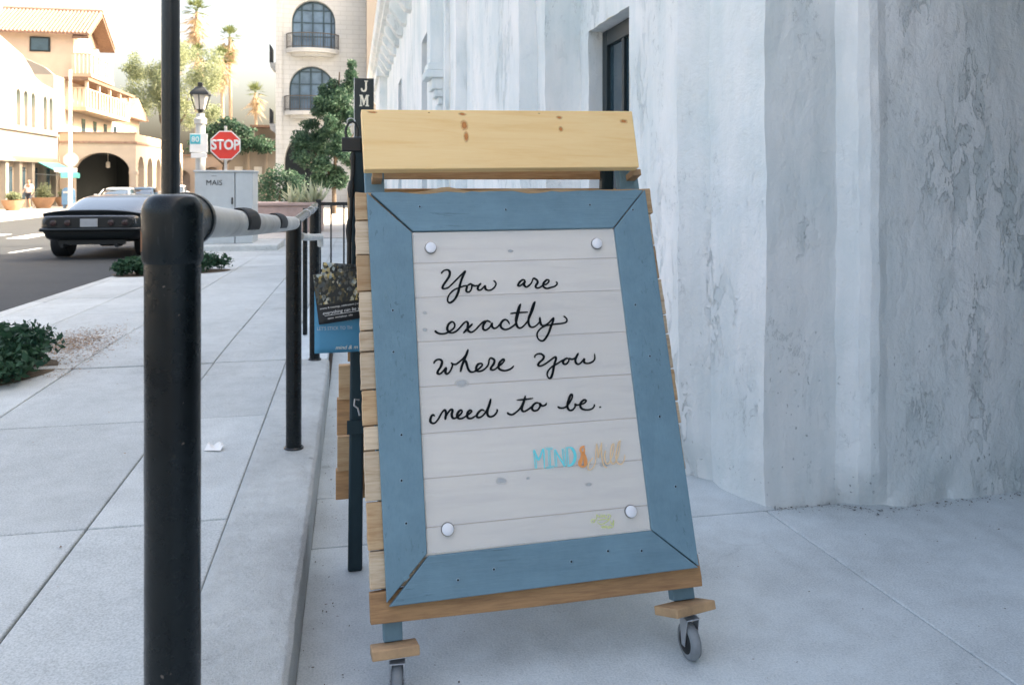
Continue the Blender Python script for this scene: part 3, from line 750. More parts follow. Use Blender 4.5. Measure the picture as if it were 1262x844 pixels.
# lettering, drawn as pen strokes on the acrylic
STROKES = {"ink":[[1,[[0.2058,0.883],[0.2069,0.8874],[0.2143,0.8934],[0.225,0.8944],[0.2307,0.8883],[0.2291,0.8768],[0.2214,0.8647],[0.2119,0.8528],[0.2065,0.8442],[0.2067,0.8389],[0.2127,0.8378],[0.2234,0.8408],[0.2345,0.85],[0.2494,0.8636],[0.2645,0.8772],[0.2758,0.8874],[0.2799,0.8899]]],[1,[[0.2799,0.8899],[0.2755,0.883],[0.2674,0.8682],[0.2611,0.8525],[0.2566,0.8385],[0.2522,0.8247],[0.2441,0.8093],[0.2347,0.7992],[0.2257,0.7948],[0.2207,0.7973],[0.219,0.8035],[0.2217,0.8138],[0.2293,0.8239],[0.2422,0.8339],[0.2584,0.8393],[0.271,0.8432],[0.2817,0.8445]]],[1,[[0.2817,0.8445],[0.2795,0.8375],[0.2771,0.8288],[0.2804,0.8248],[0.2875,0.8257],[0.2933,0.8334],[0.2955,0.8439],[0.2936,0.849],[0.289,0.8477],[0.2817,0.8445]]],[1,[[0.2935,0.8484],[0.3029,0.8427],[0.3118,0.8429],[0.3171,0.843]]],[1,[[0.3248,0.8498],[0.3171,0.843],[0.3129,0.8343],[0.3161,0.8289],[0.3233,0.8303],[0.331,0.8371],[0.3358,0.8413],[0.3362,0.8351],[0.3384,0.8297],[0.3463,0.8267],[0.3554,0.8289],[0.3649,0.8356],[0.3705,0.8452],[0.3681,0.8524],[0.363,0.8562]]],[1,[[0.4635,0.8494],[0.4594,0.8541],[0.4539,0.8543],[0.4461,0.8492],[0.44,0.8414],[0.4395,0.8369],[0.445,0.8367],[0.4547,0.8426],[0.4618,0.8504],[0.4581,0.8406],[0.4604,0.8351],[0.4656,0.8322],[0.4743,0.8372],[0.4824,0.845],[0.4891,0.8574],[0.4946,0.8562],[0.5005,0.8515],[0.5017,0.8442],[0.4964,0.8372],[0.4939,0.831],[0.4991,0.8272],[0.5085,0.8295],[0.5184,0.8363]]],[1,[[0.5184,0.8363],[0.5298,0.8385],[0.538,0.8463],[0.5375,0.8509],[0.5311,0.8511],[0.5219,0.8433],[0.5182,0.8345],[0.5213,0.828],[0.5302,0.8246],[0.5416,0.8271],[0.5549,0.8302],[0.563,0.8362],[0.5636,0.8416],[0.5601,0.8445]]],[1,[[0.1762,0.7154],[0.1793,0.7101],[0.1876,0.7058],[0.1977,0.704],[0.2098,0.7059],[0.224,0.7128],[0.2331,0.7199],[0.2357,0.7283],[0.2324,0.7362],[0.2256,0.7374],[0.2174,0.731],[0.2128,0.721],[0.2137,0.7133],[0.2185,0.7071],[0.2288,0.7057],[0.2412,0.711],[0.2541,0.7231],[0.2653,0.7336],[0.2724,0.7358],[0.2755,0.7296],[0.2739,0.7194],[0.2741,0.7109],[0.279,0.7055],[0.2859,0.7043],[0.2968,0.7105],[0.3099,0.7227],[0.323,0.7332],[0.3338,0.7352]]],[1,[[0.2902,0.7289],[0.2801,0.7208],[0.2689,0.7112],[0.2596,0.7023]]],[1,[[0.3457,0.7294],[0.3355,0.7351],[0.3282,0.732],[0.3213,0.7221],[0.3205,0.7118],[0.3273,0.708],[0.3373,0.7126],[0.345,0.7208],[0.3482,0.7275],[0.3475,0.7189],[0.3531,0.7117],[0.3621,0.7138],[0.3726,0.7228],[0.3818,0.7327]]],[1,[[0.4022,0.7212],[0.3985,0.7301],[0.3909,0.7357],[0.3818,0.7327],[0.3747,0.7227],[0.3765,0.7122],[0.3867,0.7065],[0.3993,0.7084],[0.4124,0.7155],[0.4221,0.7236],[0.4292,0.7425],[0.4364,0.7632],[0.4426,0.7814]]],[1,[[0.4426,0.7814],[0.4353,0.7703],[0.4271,0.7496],[0.4228,0.7323],[0.4241,0.7166],[0.4297,0.709],[0.4387,0.7097],[0.4504,0.7187],[0.4605,0.7304],[0.4733,0.7508],[0.4824,0.7698],[0.4886,0.7863]]],[1,[[0.4068,0.7532],[0.4212,0.7543],[0.4429,0.7549],[0.4628,0.7548]]],[1,[[0.4886,0.7863],[0.4813,0.7769],[0.472,0.7561],[0.4628,0.7355],[0.4613,0.7198],[0.4667,0.71],[0.4765,0.7094],[0.488,0.7158],[0.4962,0.725],[0.4979,0.7381]]],[1,[[0.4979,0.7381],[0.498,0.7249],[0.5006,0.7143],[0.5095,0.712],[0.5229,0.7183],[0.5349,0.7283],[0.542,0.735]]],[1,[[0.542,0.735],[0.538,0.7228],[0.5299,0.7074],[0.5218,0.6904],[0.5112,0.6753],[0.5012,0.6664],[0.4906,0.6687],[0.4844,0.6786],[0.4856,0.6907],[0.4958,0.7023],[0.5111,0.7102],[0.5296,0.7127],[0.5481,0.7144],[0.5703,0.7158],[0.5808,0.7197],[0.5826,0.7276],[0.5778,0.734],[0.5726,0.7369]]],[1,[[0.1673,0.619],[0.1699,0.6255],[0.1781,0.6305],[0.1871,0.6299],[0.1916,0.623],[0.187,0.6101],[0.1785,0.5986],[0.1769,0.591],[0.1847,0.59],[0.193,0.5965],[0.2019,0.6058],[0.1996,0.5939],[0.2037,0.5881],[0.2119,0.5931],[0.2195,0.6058],[0.2213,0.6156],[0.217,0.6192]]],[1,[[0.2213,0.6156],[0.2314,0.6139],[0.2432,0.6209],[0.2553,0.6301],[0.2653,0.6429],[0.2708,0.6549]]],[1,[[0.2708,0.6549],[0.2652,0.6407],[0.2573,0.6255],[0.2492,0.6083],[0.2435,0.591]]],[1,[[0.2491,0.6061],[0.2569,0.62],[0.2615,0.6208],[0.2642,0.6096],[0.2678,0.5961],[0.2753,0.5889],[0.2868,0.5904],[0.3012,0.5983],[0.3099,0.6067],[0.3068,0.6113],[0.2974,0.6097],[0.291,0.6001],[0.2926,0.5911],[0.3028,0.5894],[0.3147,0.5941],[0.3271,0.6056],[0.3318,0.6209],[0.3379,0.625],[0.3467,0.6189],[0.3448,0.6089],[0.3358,0.5983],[0.3353,0.5917],[0.3445,0.5911],[0.3543,0.5971],[0.3691,0.6074],[0.3768,0.6159],[0.3736,0.6194],[0.3637,0.6122],[0.3581,0.6014],[0.3597,0.5923],[0.3697,0.5872],[0.3813,0.5865],[0.3957,0.5911],[0.4046,0.5988]]],[1,[[0.4702,0.6171],[0.4719,0.624],[0.4807,0.6284],[0.4911,0.6278],[0.4987,0.6203],[0.4947,0.6116],[0.4846,0.6043],[0.4786,0.5968],[0.4834,0.5929],[0.4962,0.5957],[0.514,0.6054],[0.5275,0.6136],[0.5364,0.618]]],[1,[[0.5364,0.618],[0.5354,0.6091],[0.53,0.5975],[0.5254,0.5839],[0.5206,0.5684],[0.5142,0.557],[0.5078,0.5559],[0.5036,0.5656],[0.5079,0.5771],[0.5206,0.5882],[0.536,0.5951],[0.5517,0.6031],[0.5627,0.6074]]],[1,[[0.5755,0.6076],[0.5694,0.61],[0.5604,0.6055],[0.5564,0.5978],[0.5611,0.5931],[0.5688,0.595],[0.5749,0.6026],[0.5767,0.6089],[0.5859,0.606],[0.5948,0.6094],[0.602,0.616]]],[1,[[0.6082,0.6237],[0.6019,0.615],[0.5958,0.6033],[0.5973,0.5942],[0.6043,0.5904],[0.6146,0.5961],[0.6243,0.6056],[0.6223,0.5977],[0.6259,0.5924],[0.6376,0.5911],[0.651,0.5959],[0.6574,0.6035],[0.6586,0.6186]]],[1,[[0.1618,0.4725],[0.1576,0.4771],[0.1519,0.4733],[0.1484,0.462],[0.152,0.4554],[0.1608,0.4547],[0.1712,0.4644],[0.1821,0.4805],[0.1914,0.4883],[0.1942,0.4796],[0.1925,0.4691],[0.1909,0.4608]]],[1,[[0.1924,0.467],[0.1998,0.4792],[0.2092,0.4881],[0.2135,0.4846],[0.2106,0.4741],[0.2122,0.4655],[0.2187,0.4629],[0.2326,0.4703],[0.241,0.4793],[0.238,0.4844],[0.2298,0.4791],[0.2259,0.4698],[0.2298,0.462],[0.2387,0.4609],[0.2502,0.4658],[0.2619,0.4724],[0.269,0.4782],[0.2648,0.4818],[0.2577,0.477],[0.2548,0.4676],[0.2577,0.4603],[0.2677,0.4595],[0.2817,0.4666]]],[1,[[0.3073,0.4764],[0.2986,0.4803],[0.2891,0.4746],[0.2828,0.4654],[0.2868,0.4598],[0.2972,0.4622],[0.3093,0.4731],[0.3199,0.4917],[0.3277,0.5095]]],[1,[[0.3277,0.5095],[0.3223,0.4937],[0.3153,0.4769],[0.3145,0.4662],[0.3196,0.4598],[0.3311,0.4607],[0.3408,0.4685],[0.3442,0.4758],[0.3411,0.4776]]],[1,[[0.3728,0.4679],[0.3777,0.4625],[0.3882,0.4604],[0.4009,0.4671],[0.4126,0.4763],[0.422,0.4909],[0.4315,0.5107]]],[1,[[0.4315,0.5107],[0.425,0.4932],[0.4182,0.4784],[0.4179,0.4696],[0.4252,0.4665],[0.4393,0.473],[0.4538,0.4822]]],[1,[[0.4039,0.4999],[0.4283,0.5001],[0.4543,0.5013]]],[1,[[0.4706,0.486],[0.4626,0.4879],[0.4525,0.4823],[0.448,0.4724],[0.4536,0.4661],[0.4647,0.4678],[0.4724,0.477],[0.472,0.4859],[0.4781,0.4786],[0.4891,0.4796],[0.4939,0.4856]]],[1,[[0.5255,0.4725],[0.5347,0.4677],[0.5487,0.4687],[0.5608,0.4781],[0.5722,0.4928],[0.5748,0.503],[0.5691,0.5021],[0.5603,0.4859],[0.5558,0.4708],[0.5602,0.4602],[0.5698,0.4595],[0.5791,0.4678],[0.58,0.4754],[0.5853,0.4725],[0.5937,0.4731],[0.6081,0.476],[0.616,0.4832],[0.6092,0.4855],[0.5985,0.478],[0.5959,0.4678],[0.6019,0.4596],[0.617,0.4564],[0.6313,0.4587],[0.6392,0.4659],[0.639,0.4711]]],[1.5,[[0.654,0.4612],[0.66,0.4612]]]],"teal":[[0.55,[[0.4406,0.3571],[0.4419,0.307]]],[0.55,[[0.4451,0.3568],[0.4463,0.3066]]],[0.55,[[0.443,0.359],[0.4541,0.3329],[0.4705,0.359],[0.4691,0.3088]]],[0.55,[[0.4426,0.3549],[0.4537,0.3288],[0.4701,0.3549],[0.4687,0.3048]]],[0.55,[[0.4769,0.3607],[0.4993,0.3589]]],[0.55,[[0.4765,0.3566],[0.4989,0.3547]]],[0.55,[[0.4849,0.358],[0.4828,0.3067]]],[0.55,[[0.4894,0.3576],[0.4873,0.3063]]],[0.55,[[0.474,0.308],[0.4979,0.3097]]],[0.55,[[0.4736,0.3039],[0.4975,0.3056]]],[0.55,[[0.5027,0.353],[0.5015,0.3062]]],[0.55,[[0.5072,0.3526],[0.506,0.3058]]],[0.55,[[0.5052,0.3549],[0.5291,0.3081]]],[0.55,[[0.5048,0.3508],[0.5286,0.304]]],[0.55,[[0.5268,0.3545],[0.5266,0.3062]]],[0.55,[[0.5314,0.3541],[0.5311,0.3058]]],[0.55,[[0.5384,0.3558],[0.5366,0.3054]]],[0.55,[[0.5429,0.3554],[0.5411,0.305]]],[0.55,[[0.5384,0.3558],[0.5522,0.3546],[0.5607,0.34],[0.5601,0.3239],[0.5509,0.3098],[0.5364,0.3042]]],[0.55,[[0.5429,0.3554],[0.5567,0.3542],[0.5652,0.3396],[0.5647,0.3235],[0.5554,0.3094],[0.5409,0.3038]]]],"orange":[[1.5,[[0.5955,0.3556],[0.5848,0.3519],[0.5824,0.3428],[0.5925,0.3304],[0.5953,0.3116],[0.5889,0.3007],[0.5764,0.3018],[0.5724,0.3114],[0.5815,0.3244],[0.5923,0.3396],[0.5927,0.3535]]],[1.5,[[0.5862,0.3425],[0.5805,0.3152],[0.5766,0.3041]]],[1.5,[[0.5897,0.3283],[0.5895,0.3053]]]],"tan":[[0.75,[[0.6169,0.3213],[0.6054,0.3108],[0.5987,0.2976],[0.6015,0.2893],[0.6136,0.2939],[0.6231,0.3092],[0.6275,0.3343],[0.6332,0.3595]]],[0.75,[[0.6332,0.3595],[0.6338,0.3431],[0.6335,0.3199],[0.6396,0.3379],[0.649,0.3617]]],[0.75,[[0.649,0.3617],[0.6453,0.3421],[0.6446,0.3166],[0.6474,0.2978],[0.6566,0.2896]]],[0.75,[[0.6578,0.3387],[0.6532,0.3228],[0.6546,0.3041],[0.662,0.3012],[0.6696,0.3098],[0.68,0.3298],[0.6872,0.355]]],[0.75,[[0.6872,0.355],[0.6801,0.3509],[0.672,0.3282],[0.6705,0.3074],[0.6759,0.2988],[0.6859,0.306],[0.698,0.3283],[0.7078,0.3627]]],[0.75,[[0.7078,0.3627],[0.7001,0.3539],[0.6899,0.3266],[0.6875,0.3082],[0.6939,0.2979],[0.7042,0.2975],[0.7138,0.3106],[0.7159,0.3221]]],[0.75,[[0.6611,0.3525],[0.6618,0.3501]]]],"green":[[0.4,[[0.5913,0.1476],[0.5913,0.1544],[0.5985,0.1564],[0.6,0.1495],[0.5928,0.1475]]],[0.4,[[0.6026,0.1519],[0.61,0.1621],[0.6092,0.1676],[0.619,0.1598],[0.6229,0.1662],[0.6267,0.159],[0.6321,0.1653],[0.6372,0.1566],[0.6429,0.1642],[0.6502,0.1608],[0.6445,0.1531]]],[0.4,[[0.61,0.1498],[0.6182,0.1531],[0.6336,0.1529],[0.6429,0.1526],[0.6442,0.1504],[0.6325,0.1441],[0.6198,0.1413],[0.611,0.1456],[0.61,0.1498]]],[0.4,[[0.6484,0.1473],[0.6491,0.1404],[0.6533,0.1372],[0.6578,0.1477],[0.6555,0.1356],[0.6525,0.1305],[0.6448,0.1313]]],[0.4,[[0.6185,0.1313],[0.6222,0.1363],[0.6246,0.1307],[0.63,0.1369],[0.6307,0.13],[0.6375,0.1348],[0.6397,0.1277],[0.6451,0.134],[0.6458,0.1271]]]]}
def stroke_mesh(m_, pts, w, d=-.0022):
    P = catmull(pts, 5); n_ = len(P); Lv = []; Rv = []
    for i, p in enumerate(P):
        dr = P[min(i + 1, n_ - 1)] - P[max(i - 1, 0)]
        if dr.length < 1e-7: dr = Vector((1, 0, 0))
        dr.normalize(); nn = Vector((-dr.y, dr.x, 0))
        press = .80 + .35 * max(0, -dr.y) + .12 * noise.noise(Vector((p.x * 90, p.y * 90, 0)))
        ends = min(1.0, .55 + min(i, n_ - 1 - i) * .18)
        hw = w * press * ends / 2
        Lv.append(p + nn * hw); Rv.append(p - nn * hw)
    top = [S(q.x, q.y, d + .0006) for q in Lv] + [S(q.x, q.y, d + .0006) for q in Rv]
    m_.add(top, [(i, i + 1, n_ + i + 1, n_ + i) for i in range(n_ - 1)])
words = []
for w_, st in STROKES['ink']:
    zc = sum(q[1] for q in st) / len(st); key = 0 if zc > .81 else 1 if zc > .665 else 2 if zc > .53 else 3
    xs = [q[0] for q in st]
    for wd in words:
        if wd[0] == key and min(xs) < wd[2] + .016 and max(xs) > wd[1] - .016:
            wd[1] = min(wd[1], *xs); wd[2] = max(wd[2], *xs); wd[3].append((w_, st)); break
    else: words.append([key, min(xs), max(xs), [(w_, st)]])
cnt = 0
def strokes_obj(sts, wbase, name, mat, label=None):
    global cnt
    m_ = MB()
    for w_, st in sts:
        cnt += 1
        stroke_mesh(m_, st, wbase * w_, -.0022 + cnt * .00001)
    o = m_.build(name, mat, sb, fix=False)
    if label: o['label'] = label
    return o
for wd in words: strokes_obj(wd[3], .0066, 'handwritten_word', 'ink')
strokes_obj(STROKES['teal'], .0068, 'lettering', 'ink_teal', 'turquoise block letters MIND')
strokes_obj(STROKES['orange'], .0042, 'lettering', 'ink_orange', 'orange ampersand')
strokes_obj(STROKES['tan'], .0052, 'lettering', 'ink_tan', 'tan script letters Mill')
strokes_obj(STROKES['green'], .0062, 'lettering', 'ink_green', 'small yellow green signature')
# screws and nail holes in the blue frame
simple('screw_steel', (.22, .33, .40), .4, metal=.4)
src = None
for a, b in ((.150, 1.095), (.055, .78), (.052, .66), (.065, .43), (.060, .31), (.068, .20), (.30, .060), (.52, .055), (.73, .06), (.835, .60), (.840, .42), (.86, .22), (.70, 1.09), (.42, 1.08), (.845, 1.07), (.20, .045), (.63, .07), (.81, .76)):
    M = frame_m(S(a, b, .0006), A_, B_)
    if src is None:
        local(sb); m_ = MB(); m_.lathe([(.0050, 0), (.0050, .0007), (.0042, .0011), (.0026, .0011), (.0022, .0004)], (0, 0, 0), 14); src = m_.build('screw', 'screw_steel', sb); o = src
        m_ = MB(); m_.lathe([(.0029, .0008), (.0029, .00125), (.001, .0013)], (0, 0, 0), 8); m_.build('recess', 'dark_gap', src); OFF[sb.name] = Vector((.5, 2.4, -.20))
    else: o = copy_tree(src, sb)
    o.matrix_local = Matrix.Translation(-OFF[sb.name]) @ M
# top plank with pine grain
m_ = MB(); m_.prism([(-.0206, 1.4016), (-.0165, 1.2041), (.8723, 1.2041), (.8747, 1.4036)][::-1], .002, .040, S)
tp = m_.build('top_plank', 'pine', sb, bev=.003)
for (a, b, ra, rb, rot) in ((.296, 1.388, .022, .012, .1), (.300, 1.350, .018, .042, .08), (.304, 1.310, .013, .045, .08), (.617, 1.378, .018, .014, 0), (.617, 1.338, .012, .024, .2), (.840, 1.366, .022, .019, 0), (.012, 1.392, .03, .008, 0), (.55, 1.392, .008, .003, 0), (.19, 1.392, .006, .004, 0)):
    ellipse(a, b, ra, rb, .0403 + rng.uniform(0, .0002), 'knot', 'knot_brown', rot, tp)
# front legs, behind the boards
for (ab, at, bb, bt) in ((.001, -.012, .052, .050), (.832, .838, .899, .906)):
    m_ = MB(); m_.prism([(ab, -.0915), (bb, -.0915), (bt, 1.385), (at, 1.385)], -.098, -.060, S); m_.build('front_leg', 'blue_paint_z', sb, bev=.003)
for a in (.010, .862):
    m_ = MB(); m_.prism([(a, 1.19), (a + .03, 1.19), (a + .03, 1.21), (a, 1.21)], -.0598, .0015, S); m_.build('spacer', 'raw_wood_block', sb)
# plank on the rear side of the ridge
m_ = MB(); m_.box((.07, 2.735, 1.16), (.90, 2.765, 1.33)); m_.build('rear_top_plank', 'pallet', sb, bev=.003)
# rear legs
def rear(xt, xb, mat, w=.050):
    m_ = MB(); t_ = .045; y0, y1 = 2.69, 2.865
    m_.prism([(xb, -.20), (xb + w, -.20), (xt + w - .008, 1.30), (xt, 1.30)], 0, t_, lambda a, z, d: (a, y0 + (y1 - y0) * (1.30 - z) / 1.48 + d, z))
    return m_.build('rear_leg', mat, sb, bev=.008)
rl = rear(-.001, -.018, 'blue_paint_shaded'); rear(.85, .86, 'blue_paint_shaded')
m_ = MB(); m_.box((-.020, 2.795, .30), (.034, 2.803, .345)); m_.build('hinge_plate', 'blue_paint_shaded', rl)
# rear planks
zz = [.035, .14, .262, .272, .40, .52, .535, .66, .78, .90, 1.02, 1.13]
for k, (z0, z1) in enumerate(zip(zz[:-1], zz[1:])):
    if z1 - z0 < .02: continue
    yy = 2.735 + (2.91 - 2.69) * (1.30 - (z0 + z1) / 2) / 1.48
    xl = (-.062 if k < 1 else -.052) + rng.uniform(-.004, .004) if z1 < .6 else -.018
    m_ = MB(); m_.box((xl, yy, z0 + .001), (.92, yy + .03, z1 - .001)); m_.build('rear_plank', ['pallet_dark', 'pallet', 'pallet_pale'][k % 3] if k else 'pallet_dark', sb, bev=.002)
# eye hook and snap on the rear leg
m_ = MB(); m_.tube([(.020, 2.775, .42), (.006, 2.765, .425), (.004, 2.765, .405), (.016, 2.766, .395), (.022, 2.768, .37)], .003, 8); m_.build('hook', 'zinc', sb)
# wooden blocks and castors
def castor(ca, rot_block, rot_wheel, w):
    """block square to the leg at panel position ca, castor below it"""
    C = S(ca, -.1055, -.028); M = frame_m(C, A_ * math.cos(rot_block) - N_ * math.sin(rot_block), N_ * -1)   # local x along the block, y into depth, z = x cross y
    up = B_
    M = Matrix((A_ * math.cos(rot_block) - N_ * math.sin(rot_block), -(N_ * math.cos(rot_block) + A_ * math.sin(rot_block)), up)).transposed().to_4x4(); M.translation = C
    m_ = MB(); m_.box((-w / 2, -.045, -.0115), (w / 2, .050, .0125), M); m_.build('castor_block', 'raw_wood_block', sb, bev=.003)
    zb = C.z - .014; W = Matrix.Translation((C.x + .006, C.y - .012, 0)) @ Matrix.Rotation(rot_wheel, 4, 'Z'); zc = -.20 + .050
    m_ = MB(); m_.box((-.026, -.024, -.0165), (.026, .024, -.0140), M)
    for s_ in (-1, 1):
        m_.prism([(-.022, zb - .003), (.022, zb - .003), (.012, zc + .012), (.008, zc - .010), (-.008, zc - .010), (-.012, zc + .012)], s_ * .0180, s_ * .0202, lambda a, z, d: W @ Vector((a, d, z)))
    m_.box((-.022, -.0202, zb - .006), (.022, .0202, zb - .003), W)
    m_.tube([W @ Vector((0, -.022, zc)), W @ Vector((0, .022, zc))], .005, 10)
    f_ = m_.build('castor_fork', 'zinc', sb, bev=.0008, seg=1)
    m_ = MB(); Rw = W @ Matrix.Translation((0, 0, zc)) @ Matrix.Rotation(R(90), 4, 'X')
    m_.lathe([(.026, -.0145), (.041, -.0145), (.048, -.011), (.050, -.004), (.050, .004), (.048, .011), (.041, .0145), (.026, .0145)], (0, 0, 0), 36)
    m_.v = [tuple(Rw @ Vector(p)) for p in m_.v]; wh = m_.build('castor_wheel', 'tyre_grey', sb, angle=50)
    m_ = MB(); m_.lathe([(.006, -.0158), (.031, -.0155), (.033, -.014), (.033, .014), (.031, .0155), (.006, .0158)], (0, 0, 0), 24)
    m_.v = [tuple(Rw @ Vector(p)) for p in m_.v]; m_.build('wheel_hub', 'rubber', wh)
castor(.027, R(0), R(86), .122); castor(.852, R(20), R(97), .150)
castor_rear_done = True

# flyers clipped to the board's left edge
simple('flyer_blue', (0.055, 0.26, 0.42), 0.45, var=.06)
simple('flyer_black', (0.012, 0.014, 0.016), 0.4, var=.1)
simple('flyer_grey', (0.45, 0.50, 0.53), 0.5)
def flyer(name, label, x0, x1, z0, z1, y, rot, mat):
    t_ = thing(name, label, 'flyer', ((x0 + x1) / 2, y, z0), group='flyers clipped beside the sandwich board')
    M = Matrix.Translation(((x0 + x1) / 2, y, (z0 + z1) / 2)) @ Matrix.Rotation(rot, 4, 'Y')
    hw, hh = (x1 - x0) / 2, (z1 - z0) / 2
    m_ = MB()
    def fn(u, s):
        a = -hw + 2 * hw * u
        return M @ Vector((a, -.006 * math.sin(u * 3.0 + 1) - .004 * s, -hh + 2 * hh * s))
    m_.grid(fn, 10, 10, True)
    k_ = len(m_.v); 
    o = m_.build('sheet', mat, t_); sd = o.modifiers.new('solid', 'SOLIDIFY'); sd.thickness = .0008
    return t_, M, hw, hh
def TX(M, a, z, d=-.016): return frame_m(M @ Vector((a, d, z)), M.to_3x3() @ Vector((1, 0, 0)), M.to_3x3() @ Vector((0, 0, 1)))
fb, M, hw, hh = flyer('flyer', 'blue flyer with white lettering hanging lowest beside the sandwich board', -.122, .075, .598, .80, 2.70, 0, 'flyer_blue')
text("LET'S STICK TO TH", .0155, TX(M, -hw + .008, -.020), 'flyer_grey', 'lettering', fb, .0003, 'LEFT', sx=.85)
text("METERIN", .0145, TX(M, -hw + .065, .008), 'flyer_grey', 'lettering', fb, .0003, 'LEFT', sx=.9)
text("mind & m", .018, TX(M, -hw + .066, -.083), 'letter_cream', 'lettering', fb, .0003, 'LEFT', shear=.25)
fk, M, hw, hh = flyer('flyer', 'black flyer with a yellow picture and white lettering tilted over the blue one', -.118, .085, .705, .868, 2.683, R(-7), 'flyer_black')
text("events & meetings, celebrations | or", .0085, TX(M, -hw + .010, -.030), 'white_paint', 'lettering', fk, .0003, 'LEFT')
text("everything can be your", .0150, TX(M, -hw + .016, -.046), 'white_paint', 'lettering', fk, .0003, 'LEFT', shear=.2)
text("space  workshops  info", .0085, TX(M, -hw + .030, -.064), 'white_paint', 'lettering', fk, .0003, 'LEFT')
m_ = MB()
for z_ in (-.055, ): m_.box((-hw + .022, -.0165, z_), (hw - .01, -.0160, z_ + .0012), M)
m_.build('rule', 'white_paint', fk)
def picmat():
    m, t, b = nt('flyer_picture')
    v = coords(t, 'pos', (1, .02, .75))
    vo = t.nodes.new('ShaderNodeTexVoronoi'); vo.inputs['Scale'].default_value = 130; t.links.new(v, vo.inputs['Vector'])
    sp = t.nodes.new('ShaderNodeSeparateColor'); t.links.new(vo.outputs['Color'], sp.inputs[0])
    a = ramp(t, sp.outputs[0], [(0.0, (.008, .012, .012)), (0.45, (.02, .025, .02)), (0.55, (.10, .09, .04)), (0.68, (.50, .36, .10)), (0.82, (.28, .38, .42)), (1.0, (.65, .58, .40))])
    a = mixc(t, ramp(t, noise_tex(t, v, 22, 3), [(0.48, .85), (0.58, 0)]), a, (.012, .016, .016))
    t.links.new(a, b.inputs['Base Color']); b.inputs['Roughness'].default_value = .35; MATS['flyer_picture'] = m
picmat()
m_ = MB(); m_.box((-hw + .002, -.0150, -.018), (hw - .002, -.0142, hh - .001), M); m_.build('picture', 'flyer_picture', fk)
# upper cards standing in the clip behind
m_ = MB()
fc, M, hw, hh = flyer('flyer', 'picture card standing behind the black flyer beside the sandwich board', -.10, .085, .78, .885, 2.692, R(5), 'flyer_picture')
# clip hung from the plank end with its strap
bc = thing('binder_clip', 'black clip with wire loop and strap hanging at the left end of the pine plank', 'clip', (0, 2.70, .84))
m_ = MB(); m_.box((-.036, 2.69, 1.250), (.028, 2.715, 1.297)); m_.build('body', 'black_metal', bc, bev=.004)
m_ = MB(); m_.tube([(-.022, 2.70, 1.296), (-.023, 2.70, 1.325), (-.014, 2.70, 1.343), (0, 2.70, 1.349), (.010, 2.70, 1.343), (.016, 2.70, 1.325), (.016, 2.70, 1.296)], .0042, 8); m_.build('wire_loop', 'black_metal', bc)
m_ = MB(); m_.tube([(-.006 + .013 * math.cos(t * .5), 2.697 + .004 * math.sin(t), 1.348 + .011 * math.sin(t * .5)) for t in range(0, 11)], .0018, 8); m_.build('ring', 'zinc', bc)
m_ = MB(); m_.tube([(.002, 2.70, 1.25), (.0, 2.702, 1.19), (-.006, 2.70, 1.13), (-.006, 2.70, 1.05), (-.012, 2.70, .98), (-.013, 2.70, .84)], [.006, .008, .005, .006, .007, .008], 8); m_.build('strap', 'black_metal', bc)
for (x_, z0, z1, r_) in ((.0, 1.205, 1.248, .010), (-.006, 1.10, 1.155, .012), (-.012, .955, 1.03, .011)):
    m_ = MB(); m_.tube([(x_, 2.70, z0), (x_ - .001, 2.70, (z0 + z1) / 2), (x_ + .001, 2.70, z1)], [r_ * .7, r_, r_ * .7], 8); m_.build('buckle', 'black_metal', bc)

# ================================================================ handrail on the kerb
hr = thing('handrail', 'black pipe posts with a bare grey handrail along the raised kerb', 'railing', (-.245, 3.2, 0))
def post(x, y, z0, z1, r, cap=True):
    m_ = MB(); prof = [(r * 1.0, z0), (r, z1)]
    n_ = 26; pr = [(r * (1 + .012 * noise.noise(Vector((k * .9, x * 7, y)))), z0 + (z1 - z0) * k / n_) for k in range(n_ + 1)]
    m_.lathe(pr, (x, y, 0), 28); return m_.build('post', 'black_paint_worn', hr, angle=50)
post(-.235, 1.145, 0, 1.06, .0352)
# chunky square-shouldered elbow fitting
m_ = MB()
m_.lathe([(.0365, 1.044), (.0385, 1.050), (.0385, 1.108)] + [(.0385 - .017 * (1 - math.cos(R(a))), 1.108 + .026 * math.sin(R(a))) for a in (15, 30, 45, 60, 75, 90)] + [(.010, 1.1345)], (-.235, 1.145, 0), 32)
m_.build('elbow', 'black_paint_worn', hr, angle=60)
m_ = MB(); m_.tube([(-.235, 1.15, 1.0965), (-.235, 1.19, 1.0965), (-.235, 1.23, 1.0965)], .0375, 28); m_.build('elbow_sleeve', 'black_paint_worn', hr, angle=60)
m_ = MB(); m_.tube([(-.235, 1.222, 1.0965), (-.235, 1.246, 1.0955)], .0400, 28); m_.build('elbow_collar', 'black_paint_worn', hr, bev=.003)
m_ = MB()
m_.grid(lambda u, s: (-.235 + .0388 * math.cos(R(178 + 32 * u)) , 1.145 + .0388 * math.sin(R(178 + 32 * u)), 1.062 + .042 * s * (1 - .6 * u * u) + .004 * math.sin(u * 7)), 5, 5); m_.build('rust_chip', 'rust', hr)
def rail(pts, r, name='rail', mat='galvanised'):
    m_ = MB(); m_.tube(pts, r, 24); return m_.build(name, mat, hr, angle=50)
rail([(-.236, 1.24, 1.0950), (-.24, 2.0, 1.052), (-.245, 2.8, 1.012), (-.251, 3.60, .975)], .0275)
